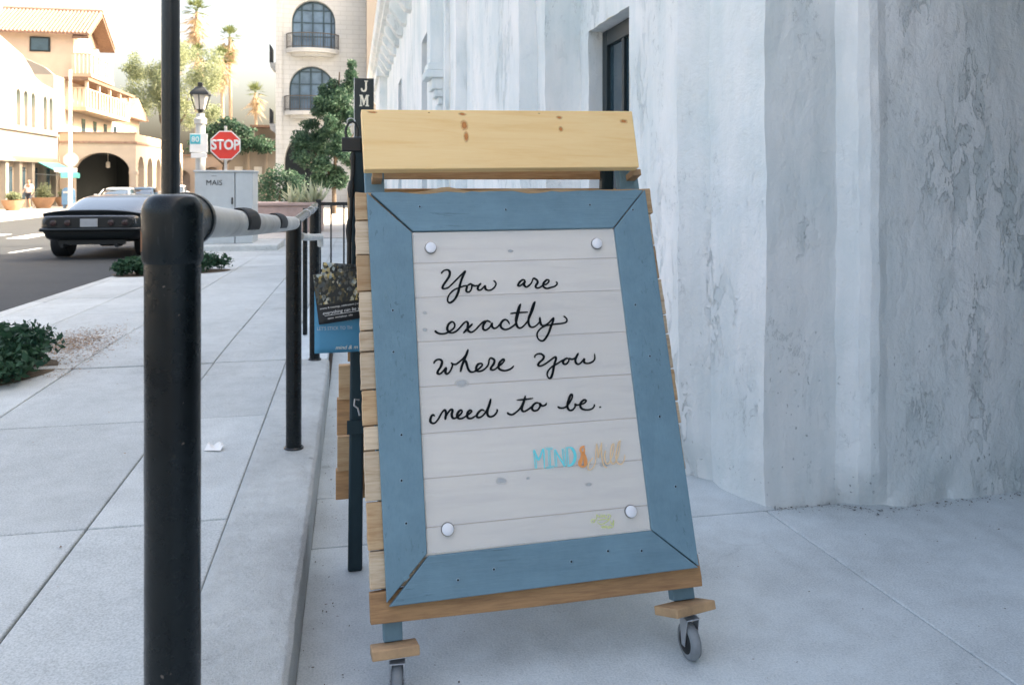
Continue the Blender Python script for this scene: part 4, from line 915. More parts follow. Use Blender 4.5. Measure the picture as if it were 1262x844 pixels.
def band(y0, y1):
    m_ = MB(); P = []
    f = lambda y: Vector((-.236 - .015 * (y - 1.278) / 2.32, y, 1.0928 - .1178 * (y - 1.278) / 2.32))
    def fn(u, v):
        a = R(-35 + 165 * u); y = y0 + (y1 - y0) * v - .05 * math.cos(a * 1.1); q = f(y); r_ = .0305 + .003 * math.sin(v * 3.1) * math.sin(u * 3.1)
        return (q.x + r_ * math.cos(a), q.y, q.z + r_ * math.sin(a))
    m_.grid(fn, 14, 8, True); o = m_.build('tape_wrap', 'rubber', hr); sd = o.modifiers.new('solid', 'SOLIDIFY'); sd.thickness = .003
band(1.80, 2.02); band(2.62, 2.90)
post(-.251, 3.62, 0, .985, .033); post(-.243, 5.40, 0, .985, .033); post(-.358, 6.37, g(6.4), .955, .018); post(-.36, 8.3, g(8.3), .93, .03)
rail([(-.251, 3.60, .975), (-.248, 4.2, .982), (-.243, 5.40, .985), (-.30, 6.3, .965), (-.36, 8.3, .93)], .021, mat='black_paint')
rail([(-.225, 3.66, .915), (-.215, 3.9, .895), (-.195, 4.3, .868), (-.178, 4.62, .850), (-.178, 4.66, .80)], .017, 'return_rail')
for y_ in (4.45, 4.95):
    m_ = MB(); m_.tube([(-.246, y_, .983), (-.245, y_ + .05, .984)], .024, 14); m_.build('clamp', 'zinc', hr)
for (x_, y_) in ((-.251, 3.62), (-.243, 5.40)):
    m_ = MB(); m_.lathe([(.042, .003), (.042, .009), (.036, .014)], (x_, y_, 0), 24); m_.build('base_flange', 'black_paint', hr)

# tall dark pole by the pavement
pl = thing('pole', 'tall dark street pole rising behind the nearest railing post', 'pole', (-1.10, 5.30, 0))
m_ = MB(); m_.lathe([(.055, 0), (.054, 2.5), (.05, 4.2)], (-1.10, 5.30, 0), 20); m_.build('shaft', 'black_paint', pl)
m_ = MB(); m_.lathe([(.09, 0), (.09, .03), (.07, .16), (.056, .2)], (-1.10, 5.30, 0), 20); m_.build('base', 'black_paint', pl)
m_ = MB(); m_.lathe([(.055, 4.2), (.06, 4.22), (.06, 4.26), (.02, 4.32)], (-1.10, 5.30, 0), 20); m_.build('finial', 'black_paint', pl)

# iron gate across the walkway
gt = thing('iron_gate', 'low black iron gate with upright bars across the walkway behind the sign', 'gate', (.2, 11.2, -.1))
gy = 11.2; gz = g(11.2)
for x_ in (-.455, .03, .88):
    m_ = MB(); m_.box((x_ - .035, gy - .035, gz), (x_ + .035, gy + .035, .92)); m_.build('gate_post', 'black_metal', gt)
m_ = MB(); m_.box((-.42, gy - .015, .84), (.845, gy + .015, .885)); m_.build('top_rail', 'black_metal', gt)
m_ = MB(); m_.box((-.42, gy - .015, gz + .05), (.845, gy + .015, gz + .09)); m_.build('bottom_rail', 'black_metal', gt)
src = None
for k in range(7):
    x_ = -.29 + k * .17
    if src is None:
        m_ = MB(); m_.box((-.011, -.011, gz + .09), (.011, .011, .84)); o = src = m_.build('bar', 'black_metal', local(gt)); OFF[gt.name] = Vector((.2, 11.2, -.1))
    else: o = src.copy(); col.objects.link(o)
    o.location = Vector((x_, gy, 0)) - OFF[gt.name]

# ================================================================ foliage helpers
def leaves(m_, blobs, n, size, r_, tints, flat=0.0, hollow=0.35, stretch=1.0, droop=0.0):
    """blobs: (centre, radius xyz); scatter small two-triangle leaves through the volumes"""
    wts = [b[1][0] * b[1][1] * b[1][2] for b in blobs]; tot = sum(wts)
    for (c, rad), w_ in zip(blobs, wts):
        k = int(n * (w_ ** .72) / sum(x ** .72 for x in wts))
        for _ in range(k):
            d = Vector((r_.gauss(0, 1), r_.gauss(0, 1), r_.gauss(0, 1))).normalized()
            q = r_.random() ** .45
            lump = .82 + .45 * noise.noise(d * 2.3 + Vector(c))
            p = Vector(c) + Vector((d.x * rad[0], d.y * rad[1], d.z * rad[2])) * q * lump
            ax = Vector((r_.gauss(0, 1), r_.gauss(0, 1), r_.gauss(0, 1) - droop)).normalized()
            sd = ax.cross(Vector((r_.gauss(0, 1), r_.gauss(0, 1), r_.gauss(0, 1) + flat))).normalized()
            s_ = size * r_.uniform(.6, 1.4)
            a = p - ax * s_ * stretch; b = p + ax * s_ * stretch
            i0 = len(m_.v)
            m_.v += [tuple(a), tuple(p + sd * s_ * .5), tuple(b), tuple(p - sd * s_ * .5)]
            m_.f.append((i0, i0 + 1, i0 + 2, i0 + 3)); m_.sm.append(False)
            tints.append(min(1, max(0, .5 + .55 * noise.noise(p * (0.9 / max(rad))) + r_.uniform(-.35, .35))))
def leafy(name, mat, parent, m_, tints):
    o = m_.build(name, mat, parent, fix=False)
    at = o.data.attributes.new('tint', 'FLOAT', 'FACE'); at.data.foreach_set('value', tints)
    return o
def trunk(parent, pts, r0, r1, branches=(), mat='bark', name='trunk'):
    m_ = MB(); n_ = len(pts); m_.tube(pts, [r0 + (r1 - r0) * k / (n_ - 1) for k in range(n_)], 10)
    for bp, rb in branches: m_.tube(bp, [rb * (1 - .7 * k / (len(bp) - 1)) for k in range(len(bp))], 7)
    return m_.build(name, mat, parent)

# low shrubs in the pavement beds
def shrub(label, loc, rx, ry, h, n, size, seed, mat='leaf_dark'):
    t_ = thing('shrub', label, 'shrub', loc, 'low shrubs in the pavement beds'); r_ = random.Random(seed); m_ = MB(); ti = []
    x, y, z = loc
    bl = [((x + r_.uniform(-.6, .6) * rx, y + r_.uniform(-.6, .6) * ry, z + h * r_.uniform(.35, .62)), (rx * r_.uniform(.4, .6), ry * r_.uniform(.4, .6), h * r_.uniform(.32, .48))) for _ in range(9)]
    leaves(m_, bl, n, size, r_, ti, flat=.8)
    for v in range(len(m_.v)):
        if m_.v[v][2] < z + .004: m_.v[v] = (m_.v[v][0], m_.v[v][1], z + .004)
    leafy('foliage', mat, t_, m_, ti)
    m_ = MB()
    for _ in range(9):
        a = r_.uniform(0, 6.3); q = r_.uniform(.2, .7)
        m_.tube([(x, y, z - .01), (x + rx * q * .5 * math.cos(a), y + ry * q * .5 * math.sin(a), z + h * .35), (x + rx * q * math.cos(a), y + ry * q * math.sin(a), z + h * .6)], [.008, .006, .003], 5)
    m_.build('stems', 'bark', t_)
shrub('dense dark green shrub at the left picture edge beside the pavement joint', (-2.20, 5.35, 0), .52, .50, .30, 6800, .024, 3)
shrub('low green shrub on the pavement left of the near railing post by the black car', (-2.92, 12.0, g(12)), .34, .38, .30, 2200, .03, 4)
shrub('low green shrub showing right of the near railing post under the handrail', (-2.18, 12.3, g(12.3)), .42, .36, .30, 2600, .03, 5)
m_ = MB(); n_ = 26
def blobpoly(cx_, cy_, rx, ry, s): return [(cx_ + rx * (1 + .18 * noise.noise(Vector((math.cos(t) * 1.7, math.sin(t) * 1.7, s)))) * math.cos(t), cy_ + ry * (1 + .18 * noise.noise(Vector((math.cos(t) * 1.7, math.sin(t) * 1.7, s + 4)))) * math.sin(t)) for t in [2 * math.pi * k / n_ for k in range(n_)]]
for a in ((-2.24, 5.40, .46, .45, 1), (-2.9, 12.05, .36, .42, 2), (-2.2, 12.35, .45, .4, 3)):
    P = blobpoly(*a); m_.add([(x, y, g(y) + .004) for x, y in P], [tuple(range(n_))])
o = m_.build('soil_beds', 'soil'); o['kind'] = 'stuff'; o['label'] = 'brown soil under the pavement shrubs'; o['category'] = 'soil'
# dry leaf crumbs swept against the slabs
m_ = MB(); ti = []; r_ = random.Random(12)
def crumbs(n, fx, fy, s0, s1, fz=None):
    for _ in range(n):
        x = fx(); y = fy(); z = (fz(x, y) if fz else g(y)) + .003; s_ = r_.uniform(s0, s1); a = r_.uniform(0, 6.3); i0 = len(m_.v); e = r_.uniform(.25, .6)
        ca, sa = math.cos(a), math.sin(a)
        for (u, v) in ((-1, 0), (0, -e), (1, 0), (0, e)): m_.v.append((x + (u * ca - v * sa) * s_, y + (u * sa + v * ca) * s_, z + r_.uniform(0, s_ * .5)))
        m_.f.append((i0, i0 + 1, i0 + 2, i0 + 3)); m_.sm.append(False); ti.append(r_.random())
crumbs(5200, lambda: r_.gauss(-2.02, .17), lambda: r_.gauss(6.30, .36), .003, .011)
crumbs(500, lambda: r_.gauss(-1.72, .05), lambda: r_.uniform(5.2, 6.3), .003, .009)
crumbs(160, lambda: r_.uniform(-2.4, -.5), lambda: r_.uniform(2, 9), .003, .009)
o = leafy('leaf_litter', 'litter', None, m_, ti); o['kind'] = 'stuff'; o['label'] = 'tan dry leaf crumbs strewn beside the left shrub'; o['category'] = 'leaf litter'
m_ = MB(); ti = []
crumbs(240, lambda: r_.gauss(-.08, .07), lambda: r_.uniform(1.9, 5.2), .0015, .006, lambda x, y: -.20)
crumbs(90, lambda: r_.uniform(.2, 2.6), lambda: r_.uniform(1.6, 3.0), .002, .006, lambda x, y: -.20)
n0 = len(m_.v); crumbs(300, lambda: r_.uniform(1.70, 3.3), lambda: -abs(r_.gauss(0, .05)) * r_.random() , .0015, .008, lambda x, y: -.20)
foot = lambda x: 3.085 if x < 1.98 else 3.075 - (x - 1.98) * .6 if x < 2.13 else 2.99 + (x - 2.15) * .073
m_.v[n0:] = [(x, y + foot(x), z) for x, y, z in m_.v[n0:]]
m_.v = [(max(x, -.145), y, z) for x, y, z in m_.v]
leafmat('grit', (0.03, 0.03, 0.03), (0.14, 0.12, 0.10))
o = leafy('grit', 'grit', None, m_, ti); o['kind'] = 'stuff'; o['label'] = 'dark grit scattered along the landing edges'; o['category'] = 'grit'
# paper scrap
t_ = MB(); t_.grid(lambda u, s: (-.625 + .07 * u + .01 * s, 3.66 + .05 * s - .02 * u, .006 + .022 * abs(math.sin(u * 4 + s * 2)) * s), 6, 4); o = t_.build('paper_scrap', 'white_paint', None)
tag(o, 'small crumpled white paper scrap on the pavement beside the near post', 'paper scrap')

# ================================================================ street furniture in the middle distance
ub = thing('utility_cabinet', 'pale grey utility cabinet with a scrawled word on a concrete pad', 'cabinet', (-2.6, 18.0, g(18)))
simple('cabinet_grey', (0.48, 0.52, 0.53), 0.5, var=.08, scale=3)
cz = g(18)
m_ = MB(); m_.box((-3.05, 17.0, cz - .1), (-1.50, 18.9, cz + .13)); m_.build('pad', 'kerb_stone', ub, bev=.02)
m_ = MB(); m_.box((-3.18, 17.55, cz + .13), (-2.40, 18.5, 1.36)); m_.build('left_door', 'cabinet_grey', ub, bev=.012)
m_ = MB(); m_.box((-2.385, 17.55, cz + .13), (-2.04, 18.5, 1.36)); m_.build('right_door', 'cabinet_grey', ub, bev=.012)
m_ = MB(); m_.box((-3.20, 17.52, 1.362), (-2.02, 18.53, 1.40)); m_.build('lid', 'cabinet_grey', ub, bev=.012)
m_ = MB(); m_.box((-2.46, 17.53, .7), (-2.43, 17.555, .84)); m_.build('handle', 'black_metal', ub)
text('MAIS', .15, frame_m((-2.80, 17.544, 1.14), (1, 0, 0), (0, 0, 1)), 'black_metal', 'scrawl', ub, .002)
text('----', .08, frame_m((-2.80, 17.544, 1.29), (1, 0, 0), (0, 0, 1)), 'black_metal', 'scrawl', ub, .002)

SX, SYY = -3.10, 21.1
st = thing('stop_sign', 'red octagonal STOP sign on a post behind the utility cabinet', 'stop sign', (SX, SYY, g(21)))
c_ = Vector((SX, SYY, 2.07)); ra = .385
def octo(m_, r_, y0, y1): m_.prism([(r_ * math.cos(R(22.5 + 45 * k)), r_ * math.sin(R(22.5 + 45 * k))) for k in range(8)], y0, y1, lambda a, b, d: (c_.x + a, c_.y + d, c_.z + b))
m_ = MB(); octo(m_, ra, 0, .006); m_.build('rim', 'white_paint', st)
m_ = MB(); octo(m_, ra * .93, -.003, -.0005); m_.build('face', 'red_sign', st)
text('STOP', .34, frame_m((c_.x, c_.y - .008, c_.z), (1, 0, 0), (0, 0, 1)), 'white_paint', 'lettering', st, .002, sx=.82)
bpy.data.objects[st.name].children[-1].data.name = 'lettering'
m_ = MB(); m_.box((SX - .03, SYY + .01, g(21)), (SX + .03, SYY + .05, 2.55)); m_.build('post', 'galvanised', st)
# bold strokes: thicken the lettering
for ch in st.children:
    if ch.name.startswith('lettering'):
        md = ch.modifiers.new('solid', 'SOLIDIFY'); md.thickness = .012; md.offset = 1

LX, LY = -4.02, 23.0
lp = thing('street_lamp', 'grey street lamp with black lantern head and white sign plates beside the stop sign', 'street lamp', (LX, LY, g(23)))
simple('lamp_glass', (0.72, 0.66, 0.58), 0.35, var=.05); simple('lamp_column', (0.42, 0.43, 0.42), 0.6, var=.1)
m_ = MB(); m_.lathe([(.20, g(23)), (.20, .0), (.15, .1), (.13, 1.5), (.125, 2.7), (.16, 2.72), (.17, 2.85), (.11, 2.9), (.10, 3.0)], (LX, LY, 0), 18); m_.build('column', 'lamp_column', lp)
m_ = MB(); M4 = Matrix.Rotation(R(45), 4, 'Z')
m_.lathe([(.06, 3.0), (.07, 3.08), (.12, 3.10)], (LX, LY, 0), 12); m_.build('lantern_neck', 'black_metal', lp)
m_ = MB(); m_.lathe([(.13, 3.11), (.24, 3.50)], (LX, LY, 0), 4, False, M4); m_.build('lantern_glass', 'lamp_glass', lp)
m_ = MB(); m_.lathe([(.34, 3.49), (.34, 3.53), (.14, 3.70), (.08, 3.72), (.08, 3.82), (.03, 3.84)], (LX, LY, 0), 4, False, M4)
for k in range(4):
    a = R(90 * k + 45 + 45); ca, sa = math.cos(a - R(45) + R(45)), math.sin(a)
    m_.tube([(LX + .135 * math.cos(a), LY + .135 * math.sin(a), 3.10), (LX + .25 * math.cos(a), LY + .25 * math.sin(a), 3.50)], .016, 6)
m_.build('lantern_roof', 'black_metal', lp)
m_ = MB(); m_.box((LX - .23, LY - .22, 1.95), (LX + .22, LY - .205, 2.45)); m_.build('sign_plate', 'white_paint', lp)
m_ = MB(); m_.box((LX - .22, LY - .228, 2.17), (LX + .04, LY - .222, 2.42)); m_.build('sign_field', simple('sign_teal', (.05, .42, .50), .5), lp)
text('80', .2, frame_m((LX - .09, LY - .231, 2.29), (1, 0, 0), (0, 0, 1)), 'white_paint', 'lettering', lp, .001)
m_ = MB(); m_.box((LX - .20, LY - .22, 1.80), (LX + .20, LY - .205, 1.935)); m_.build('sign_plate', 'white_paint', lp)

# planter with pale spiky plant, dark bush behind
pz = g(26)
pt = thing('planter', 'dusty pink masonry planter behind the handrail', 'planter', (-1.9, 27, pz))
simple('pink_stone', (0.42, 0.31, 0.28), 0.85, var=.15, scale=4, bmp=.2)
m_ = MB(); m_.box((-3.2, 26.2, pz), (-.95, 27.6, .42)); m_.build('body', 'pink_stone', pt, bev=.03)
m_ = MB(); m_.box((-3.26, 26.14, .42), (-.89, 27.66, .52)); m_.build('coping', 'pink_stone', pt, bev=.02)
yp = thing('spiky_plant', 'pale silvery spiky plant growing in the pink planter', 'plant', (-1.45, 26.8, .5)); r_ = random.Random(5); m_ = MB(); ti = []
for k in range(110):
    a = r_.uniform(0, 6.3); e = R(r_.uniform(25, 85)); L = r_.uniform(.35, .85); o_ = Vector((-1.45 + r_.uniform(-.55, .45), 26.7 + r_.uniform(-.25, .25), .5))
    d = Vector((math.cos(a) * math.cos(e), math.sin(a) * math.cos(e), math.sin(e))); sd = d.cross(Vector((0, 0, 1))).normalized() * r_.uniform(.025, .05); i0 = len(m_.v)
    m_.v += [tuple(o_ - sd), tuple(o_ + d * L * .5 - sd), tuple(o_ + d * L), tuple(o_ + d * L * .5 + sd), tuple(o_ + sd)]; m_.f.append((i0, i0 + 1, i0 + 2, i0 + 3, i0 + 4)); m_.sm.append(False); ti.append(r_.random())
leafy('blades', 'leaf_yucca', yp, m_, ti)
m_ = MB(); m_.tube([(-1.45, 26.75, .3), (-1.44, 26.75, .6)], [.12, .08], 8); m_.build('stem', 'bark', yp)
def bush(name, label, c, blobs, n, size, seed, mat, tr=None, cat='bush', group=None):
    t_ = thing(name, label, cat, c, group); r_ = random.Random(seed); m_ = MB(); ti = []
    leaves(m_, blobs, n, size, r_, ti, flat=.3); leafy('crown' if cat == 'tree' else 'foliage', mat, t_, m_, ti)
    if tr: trunk(t_, *tr)
    return t_
bush('bush', 'dark leafy bush left of the arched doorway', (-2.9, 34, g(34)), [((-2.9 + dx, 34, z), (.65, .5, .55)) for dx, z in ((-.45, .55), (.2, .8), (.6, 1.15), (-.1, 1.4), (-.5, 1.1), (.7, .4))], 3600, .055, 21, 'leaf_tree', ([(-2.9, 34, -.4), (-2.9, 34, .8)], .07, .04))
bl = []
r_ = random.Random(31)
for k in range(62):
    a = r_.uniform(0, 6.3); q = r_.random() ** .55; zz_ = r_.uniform(-1, 1)
    wd = 1.7 * math.sqrt(max(.05, 1 - zz_ * zz_)) * (1.0 if zz_ < .2 else .85)
    bl.append(((-1.05 + wd * q * math.cos(a) + .25 * zz_, 41 + wd * q * math.sin(a) * .8, 3.35 + 2.3 * zz_), (r_.uniform(.36, .62), .5, r_.uniform(.32, .58))))
for (x_, z_, r0) in ((-.25, 5.9, .5), (-.1, 6.5, .42), (-.05, 7.0, .3), (-.35, 5.3, .5), (.05, 6.2, .35), (-1.4, 5.7, .4), (-.95, 6.0, .35), (-.6, 1.1, .35), (-1.5, 1.3, .4)): bl.append(((x_, 41, z_), (r0, .4, r0)))
bush('street_tree', 'dark green tree with layered foliage in front of the arched tower', (-.9, 41, -.4), bl, 60000, .06, 9, 'leaf_tree', ([(-.9, 41, -.45), (-.92, 41, 1.0), (-.8, 41, 3.5), (-.65, 41, 6.6)], .13, .03, [([(-.9, 41, 1.2), (-1.5, 41, 2.2), (-2.0, 41, 2.8)], .06), ([(-.85, 41, 2.2), (-.2, 41, 3.2), (.2, 41, 3.8)], .06)]), 'tree')

# ================================================================ arches
def arch_panel(m_, s0, s1, z0, z1, c, r_, zb, zs, F, depth=.4, rz=None, n=14):
    """wall band s0..s1 x z0..z1 with an arched opening centre c, half width r_, base zb, springing zs; F(s,z,d)"""
    rz = rz or r_
    pts = [(c + r_ * math.cos(math.pi * k / n), zs + rz * math.sin(math.pi * k / n)) for k in range(n + 1)]   # right to left
    q = lambda L: m_.add([F(*p) for p in L], [tuple(range(len(L)))])
    if s0 < c - r_ - 1e-4: q([(s0, z0, 0), (c - r_, z0, 0), (c - r_, z1, 0), (s0, z1, 0)])
    if s1 > c + r_ + 1e-4: q([(c + r_, z0, 0), (s1, z0, 0), (s1, z1, 0), (c + r_, z1, 0)])
    if zb > z0 + 1e-4: q([(c - r_, z0, 0), (c + r_, z0, 0), (c + r_, zb, 0), (c - r_, zb, 0)])
    for (a, za), (b, zb_) in zip(pts[:-1], pts[1:]): q([(b, zb_, 0), (a, za, 0), (a, z1, 0), (b, z1, 0)])
    rim = [(c + r_, zb)] + pts + [(c - r_, zb)]
    for (a, za), (b, zb_) in zip(rim[:-1], rim[1:]): q([(a, za, 0), (b, zb_, 0), (b, zb_, depth), (a, za, depth)])
    if zb > z0 + 1e-4: q([(c - r_, zb, 0), (c + r_, zb, 0), (c + r_, zb, depth), (c - r_, zb, depth)])
    return rim

# ---- the pale tower at the end of the pavement
def blockwork(name, c, c2, cw, ch):
    m, t, b = nt(name)
    v = coords(t, 'pos')
    f = noise_tex(t, v, .6, 5, .6); f2 = noise_tex(t, coords(t, 'pos', (1, 1, .15)), 1.6, 4)
    a = ramp(t, f, [(.3, c2), (.65, c)]); a = mixc(t, .3, a, ramp(t, f2, [(.35, c2), (.6, c)]))
    sp = t.nodes.new('ShaderNodeSeparateXYZ'); t.links.new(v, sp.inputs[0])
    ad = t.nodes.new('ShaderNodeMath'); ad.operation = 'ADD'; t.links.new(sp.outputs[0], ad.inputs[0]); t.links.new(sp.outputs[1], ad.inputs[1])
    cb = t.nodes.new('ShaderNodeCombineXYZ'); t.links.new(ad.outputs[0], cb.inputs[0]); t.links.new(sp.outputs[2], cb.inputs[1])
    br = t.nodes.new('ShaderNodeTexBrick'); br.inputs['Scale'].default_value = 1; br.inputs['Brick Width'].default_value = cw; br.inputs['Row Height'].default_value = ch; br.inputs['Mortar Size'].default_value = .02
    br.inputs['Color1'].default_value = (1, 1, 1, 1); br.inputs['Color2'].default_value = (.94, .94, .94, 1); br.inputs['Mortar'].default_value = (.82, .82, .82, 1)
    t.links.new(cb.outputs[0], br.inputs['Vector'])
    a = mixc(t, 1.0, a, br.outputs['Color'], 'MULTIPLY')
    t.links.new(a, b.inputs['Base Color']); b.inputs['Roughness'].default_value = .9
    MATS[name] = m
blockwork('tower_stone', (.46, .475, .475), (.39, .405, .41), .8, .3)
simple('cream', (.27, .245, .215), .85, var=.06, scale=.5); simple('cream_trim', (.28, .235, .19), .85, var=.05)
simple('ochre', (.48, .37, .27), .85, var=.1, scale=.6); simple('peach', (.52, .43, .35), .85, var=.1, scale=.6)
simple('grey_stone', (.40, .35, .31), .9, var=.25, scale=1.2, bmp=.2)
simple('roof_tile', (.29, .19, .145), .85, var=.25, scale=5); simple('timber', (.16, .10, .07), .85, var=.2)
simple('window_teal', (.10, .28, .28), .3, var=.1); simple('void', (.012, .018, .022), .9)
simple('iron', (.06, .06, .06), .6)
simple('curtain', (.55, .56, .54), .6, var=.1)
TY = 54.0; TX0, TX1 = -4.75, 1.75
tw = thing('stone_tower', 'pale stone tower with tall arched windows and round iron balconies', 'building', (-1.5, 58, -.5))
m_ = MB(); F = lambda s, z, d: (s, TY + d, z)
arch_panel(m_, TX0, TX1, 9.0, 14.2, -2.5, 1.38, 9.75, 11.55, F, .7)
arch_panel(m_, TX0, TX1, 4.75, 9.0, -2.62, 1.42, 5.75, 7.25, F, .7)
arch_panel(m_, TX0, TX1, -.6, 4.75, -3.3, 1.05, -.6, 2.35, F, .9, rz=1.75)
m_.add([(TX0, TY, -.6), (TX0, 66, -.6), (TX0, 66, 14.2), (TX0, TY, 14.2)], [(0, 1, 2, 3)])
m_.add([(TX1, TY, -.6), (TX1, 66, -.6), (TX1, 66, 14.2), (TX1, TY, 14.2)], [(0, 1, 2, 3)])
m_.add([(TX0, TY, 14.2), (TX1, TY, 14.2), (TX1, 66, 14.2), (TX0, 66, 14.2)], [(0, 1, 2, 3)])
m_.build('wall', 'tower_stone', tw)
m_ = MB(); m_.box((TX0 - .1, TY - .12, -.6), (TX0 + .28, TY + .2, 14.1)); m_.build('corner_pier', 'tower_stone', tw)
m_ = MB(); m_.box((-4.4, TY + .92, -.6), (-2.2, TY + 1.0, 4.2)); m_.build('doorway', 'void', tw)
m_ = MB(); m_.lathe([(.05, 2.2), (.32, 2.35), (.42, 2.6), (.32, 2.85), (.05, 3.0)], (-2.95, TY + .5, 0), 16); m_.build('lantern', 'lamp_glass', tw)
m_ = MB(); m_.tube([(-2.95, TY + .5, 3.0), (-2.95, TY + .5, 4.1)], .02, 6); m_.build('lantern_chain', 'iron', tw)
for (c, r_, zb, zs) in ((-2.5, 1.38, 9.75, 11.55), (-2.62, 1.42, 5.75, 7.25)):
    m_ = MB(); n_ = 14
    rim = [(c + r_, zb)] + [(c + r_ * math.cos(math.pi * k / n_), zs + r_ * math.sin(math.pi * k / n_)) for k in range(n_ + 1)] + [(c - r_, zb)]
    gl = MB(); gl.add([(a, TY + .55, z) for a, z in rim], [tuple(range(len(rim)))])
    for (a, za), (b, zb_) in zip(rim[:-1], rim[1:]): m_.tube([(a, TY + .5, za), (b, TY + .5, zb_)], .09, 6)
    for k in (-.55, -.05, .45, .8):
        x = c + r_ * k; top = zs + math.sqrt(max(0, r_ * r_ - (x - c) ** 2)); m_.box((x - .05, TY + .46, zb), (x + .05, TY + .54, top))
    for z in (zb + .9, zb + 1.8, zb + 2.6): 
        hw = r_ if z < zs else math.sqrt(max(0.01, r_ * r_ - (z - zs) ** 2)); m_.box((c - hw, TY + .47, z - .03), (c + hw, TY + .53, z + .03))
    f_ = m_.build('window_frame', simple('frame_slate', (.025, .06, .085), .5), tw); gl.build('window_glass', simple('glass_sky', (.10, .17, .25), .12, var=.45, scale=.6, spec=.9), f_)
    # round balcony
    m_ = MB(); n_ = 20; P = [(c - .05 + 1.65 * math.cos(math.pi + math.pi * k / n_), TY + .05 + .95 * math.sin(math.pi + math.pi * k / n_)) for k in range(n_ + 1)]
    m_.prism(P, zb - .28, zb - .02, lambda a, b, d: (a, b, d)); 
    m_.prism([((x - c) * .82 + c, TY + .05 + (y - TY - .05) * .7) for x, y in P], zb - .5, zb - .28, lambda a, b, d: (a, b, d))
    bal = m_.build('balcony', 'tower_stone', tw)
    m_ = MB(); m_.tube([(x, y, zb + .92) for x, y in P], .035, 6)
    m_.tube([(x, y, zb + .08) for x, y in P], .02, 6)
    m_.build('balcony_handrail', 'iron', bal)
    src = None
    for k in range(0, 31):
        t = math.pi + math.pi * k / 30; x, y = c - .05 + 1.65 * math.cos(t), TY + .05 + .95 * math.sin(t)
        m_ = MB(); m_.box((-.013, -.013, zb), (.013, .013, zb + .92)) if src is None else None
        if src is None:
            for v_ in range(len(m_.v)): m_.v[v_] = (m_.v[v_][0] + OFF[tw.name].x, m_.v[v_][1] + OFF[tw.name].y, m_.v[v_][2])
            o = src = m_.build('baluster', 'iron', bal)
        else: o = src.copy(); col.objects.link(o)
        o.location = (x - OFF[tw.name].x, y - OFF[tw.name].y, 0)
# balcony on the tower's street side
m_ = MB(); m_.prism([(TX0 - .55, 8.7), (TX0, 8.3), (TX0, 9.0), (TX0 - .62, 9.0)], TY + 1.2, TY + 3.6, lambda a, b, d: (a, d, b)); sbal = m_.build('side_balcony', 'tower_stone', tw)
m_ = MB(); m_.box((TX0 - .62, TY + 1.2, 9.0), (TX0 - .57, TY + 3.6, 10.2)); m_.build('side_railing', 'iron', sbal)
m_ = MB(); m_.prism([(TX0 - .55, 4.6), (TX0, 4.2), (TX0, 5.0), (TX0 - .62, 5.0)], TY + 1.2, TY + 3.6, lambda a, b, d: (a, d, b)); sbal = m_.build('side_balcony', 'tower_stone', tw)
m_ = MB(); m_.box((TX0 - .62, TY + 1.2, 5.0), (TX0 - .57, TY + 3.6, 6.0)); m_.build('side_railing', 'iron', sbal)
# set-forward pale wing on the tower's right
m_ = MB(); m_.box((.85, TY - 2.2, -.6), (6, TY - .01, 14.3)); m_.build('wing', 'cream', tw)

# ---- cream shop building across the street
XA = -20.0
ca = thing('shop_building', 'cream corner shop building with curved parapet and narrow arched windows', 'building', (-24, 50, -.5))
m_ = MB(); FX = lambda s, z, d: (XA - d, s, z)
par = [(30, 10.6), (50.5, 9.9), (52, 9.6), (55, 9.0), (56.2, 8.4), (57.0, 7.9), (58.2, 7.65), (60.9, 7.45)]
yw = [54.3, 55.45, 56.65, 58.7, 59.75]
for (ya, za), (yb, zb_) in zip(par[:-1], par[1:]):
    m_.add([(XA, ya, 7.3), (XA, yb, 7.3), (XA, yb, zb_), (XA, ya, za)], [(0, 1, 2, 3)])
    m_.add([(XA, ya, za), (XA, yb, zb_), (XA - 9, yb, zb_), (XA - 9, ya, za)], [(0, 1, 2, 3)])
cuts = [30] + [(a + b) / 2 for a, b in zip(yw[:-1], yw[1:])] + [60.9]
lo_ = [52.6] + [(a + b) / 2 for a, b in zip(yw[:-1], yw[1:])]; hi_ = lo_[1:] + [60.9]
m_.add([(XA, 30, 4.4), (XA, 52.6, 4.4), (XA, 52.6, 7.3), (XA, 30, 7.3)], [(0, 1, 2, 3)])
for yc, a, b in zip(yw, lo_, hi_): arch_panel(m_, a, b, 4.4, 7.3, yc, .30, 4.65, 6.55, FX, .25, n=8)
m_.add([(XA, 30, 2.55), (XA, 60.9, 2.55), (XA, 60.9, 4.4), (XA, 30, 4.4)], [(0, 1, 2, 3)])
m_.add([(XA, 60.9, -.5), (XA - 9, 60.9, -.5), (XA - 9, 60.9, 7.45), (XA, 60.9, 7.45)], [(0, 1, 2, 3)])
m_.add([(XA, 30, -.5), (XA - 9, 30, -.5), (XA - 9, 30, 10.6), (XA, 30, 10.6)], [(0, 1, 2, 3)])
m_.build('wall', 'cream', ca)
m_ = MB(); m_.box((XA - .05, 30, 4.28), (XA + .14, 60.95, 4.42)); m_.build('string_course', 'cream_trim', ca)
m_ = MB(); m_.box((XA - .05, 30, 2.42), (XA + .2, 60.95, 2.58)); m_.build('shop_cornice', 'cream_trim', ca)
for yc in yw:
    w_ = MB(); w_.box((XA - .24, yc - .29, 4.66), (XA - .2, yc + .29, 6.0)); wo_ = w_.build('window', 'curtain', ca)
    w_ = MB(); w_.prism([(yc - .29, 6.0), (yc + .29, 6.0), (yc + .29, 6.55), (yc + .2, 6.76), (yc, 6.85), (yc - .2, 6.76), (yc - .29, 6.55)], .2, .24, lambda a, b, d: (XA - d, a, b)); w_.build('fanlight', 'window_teal', wo_)
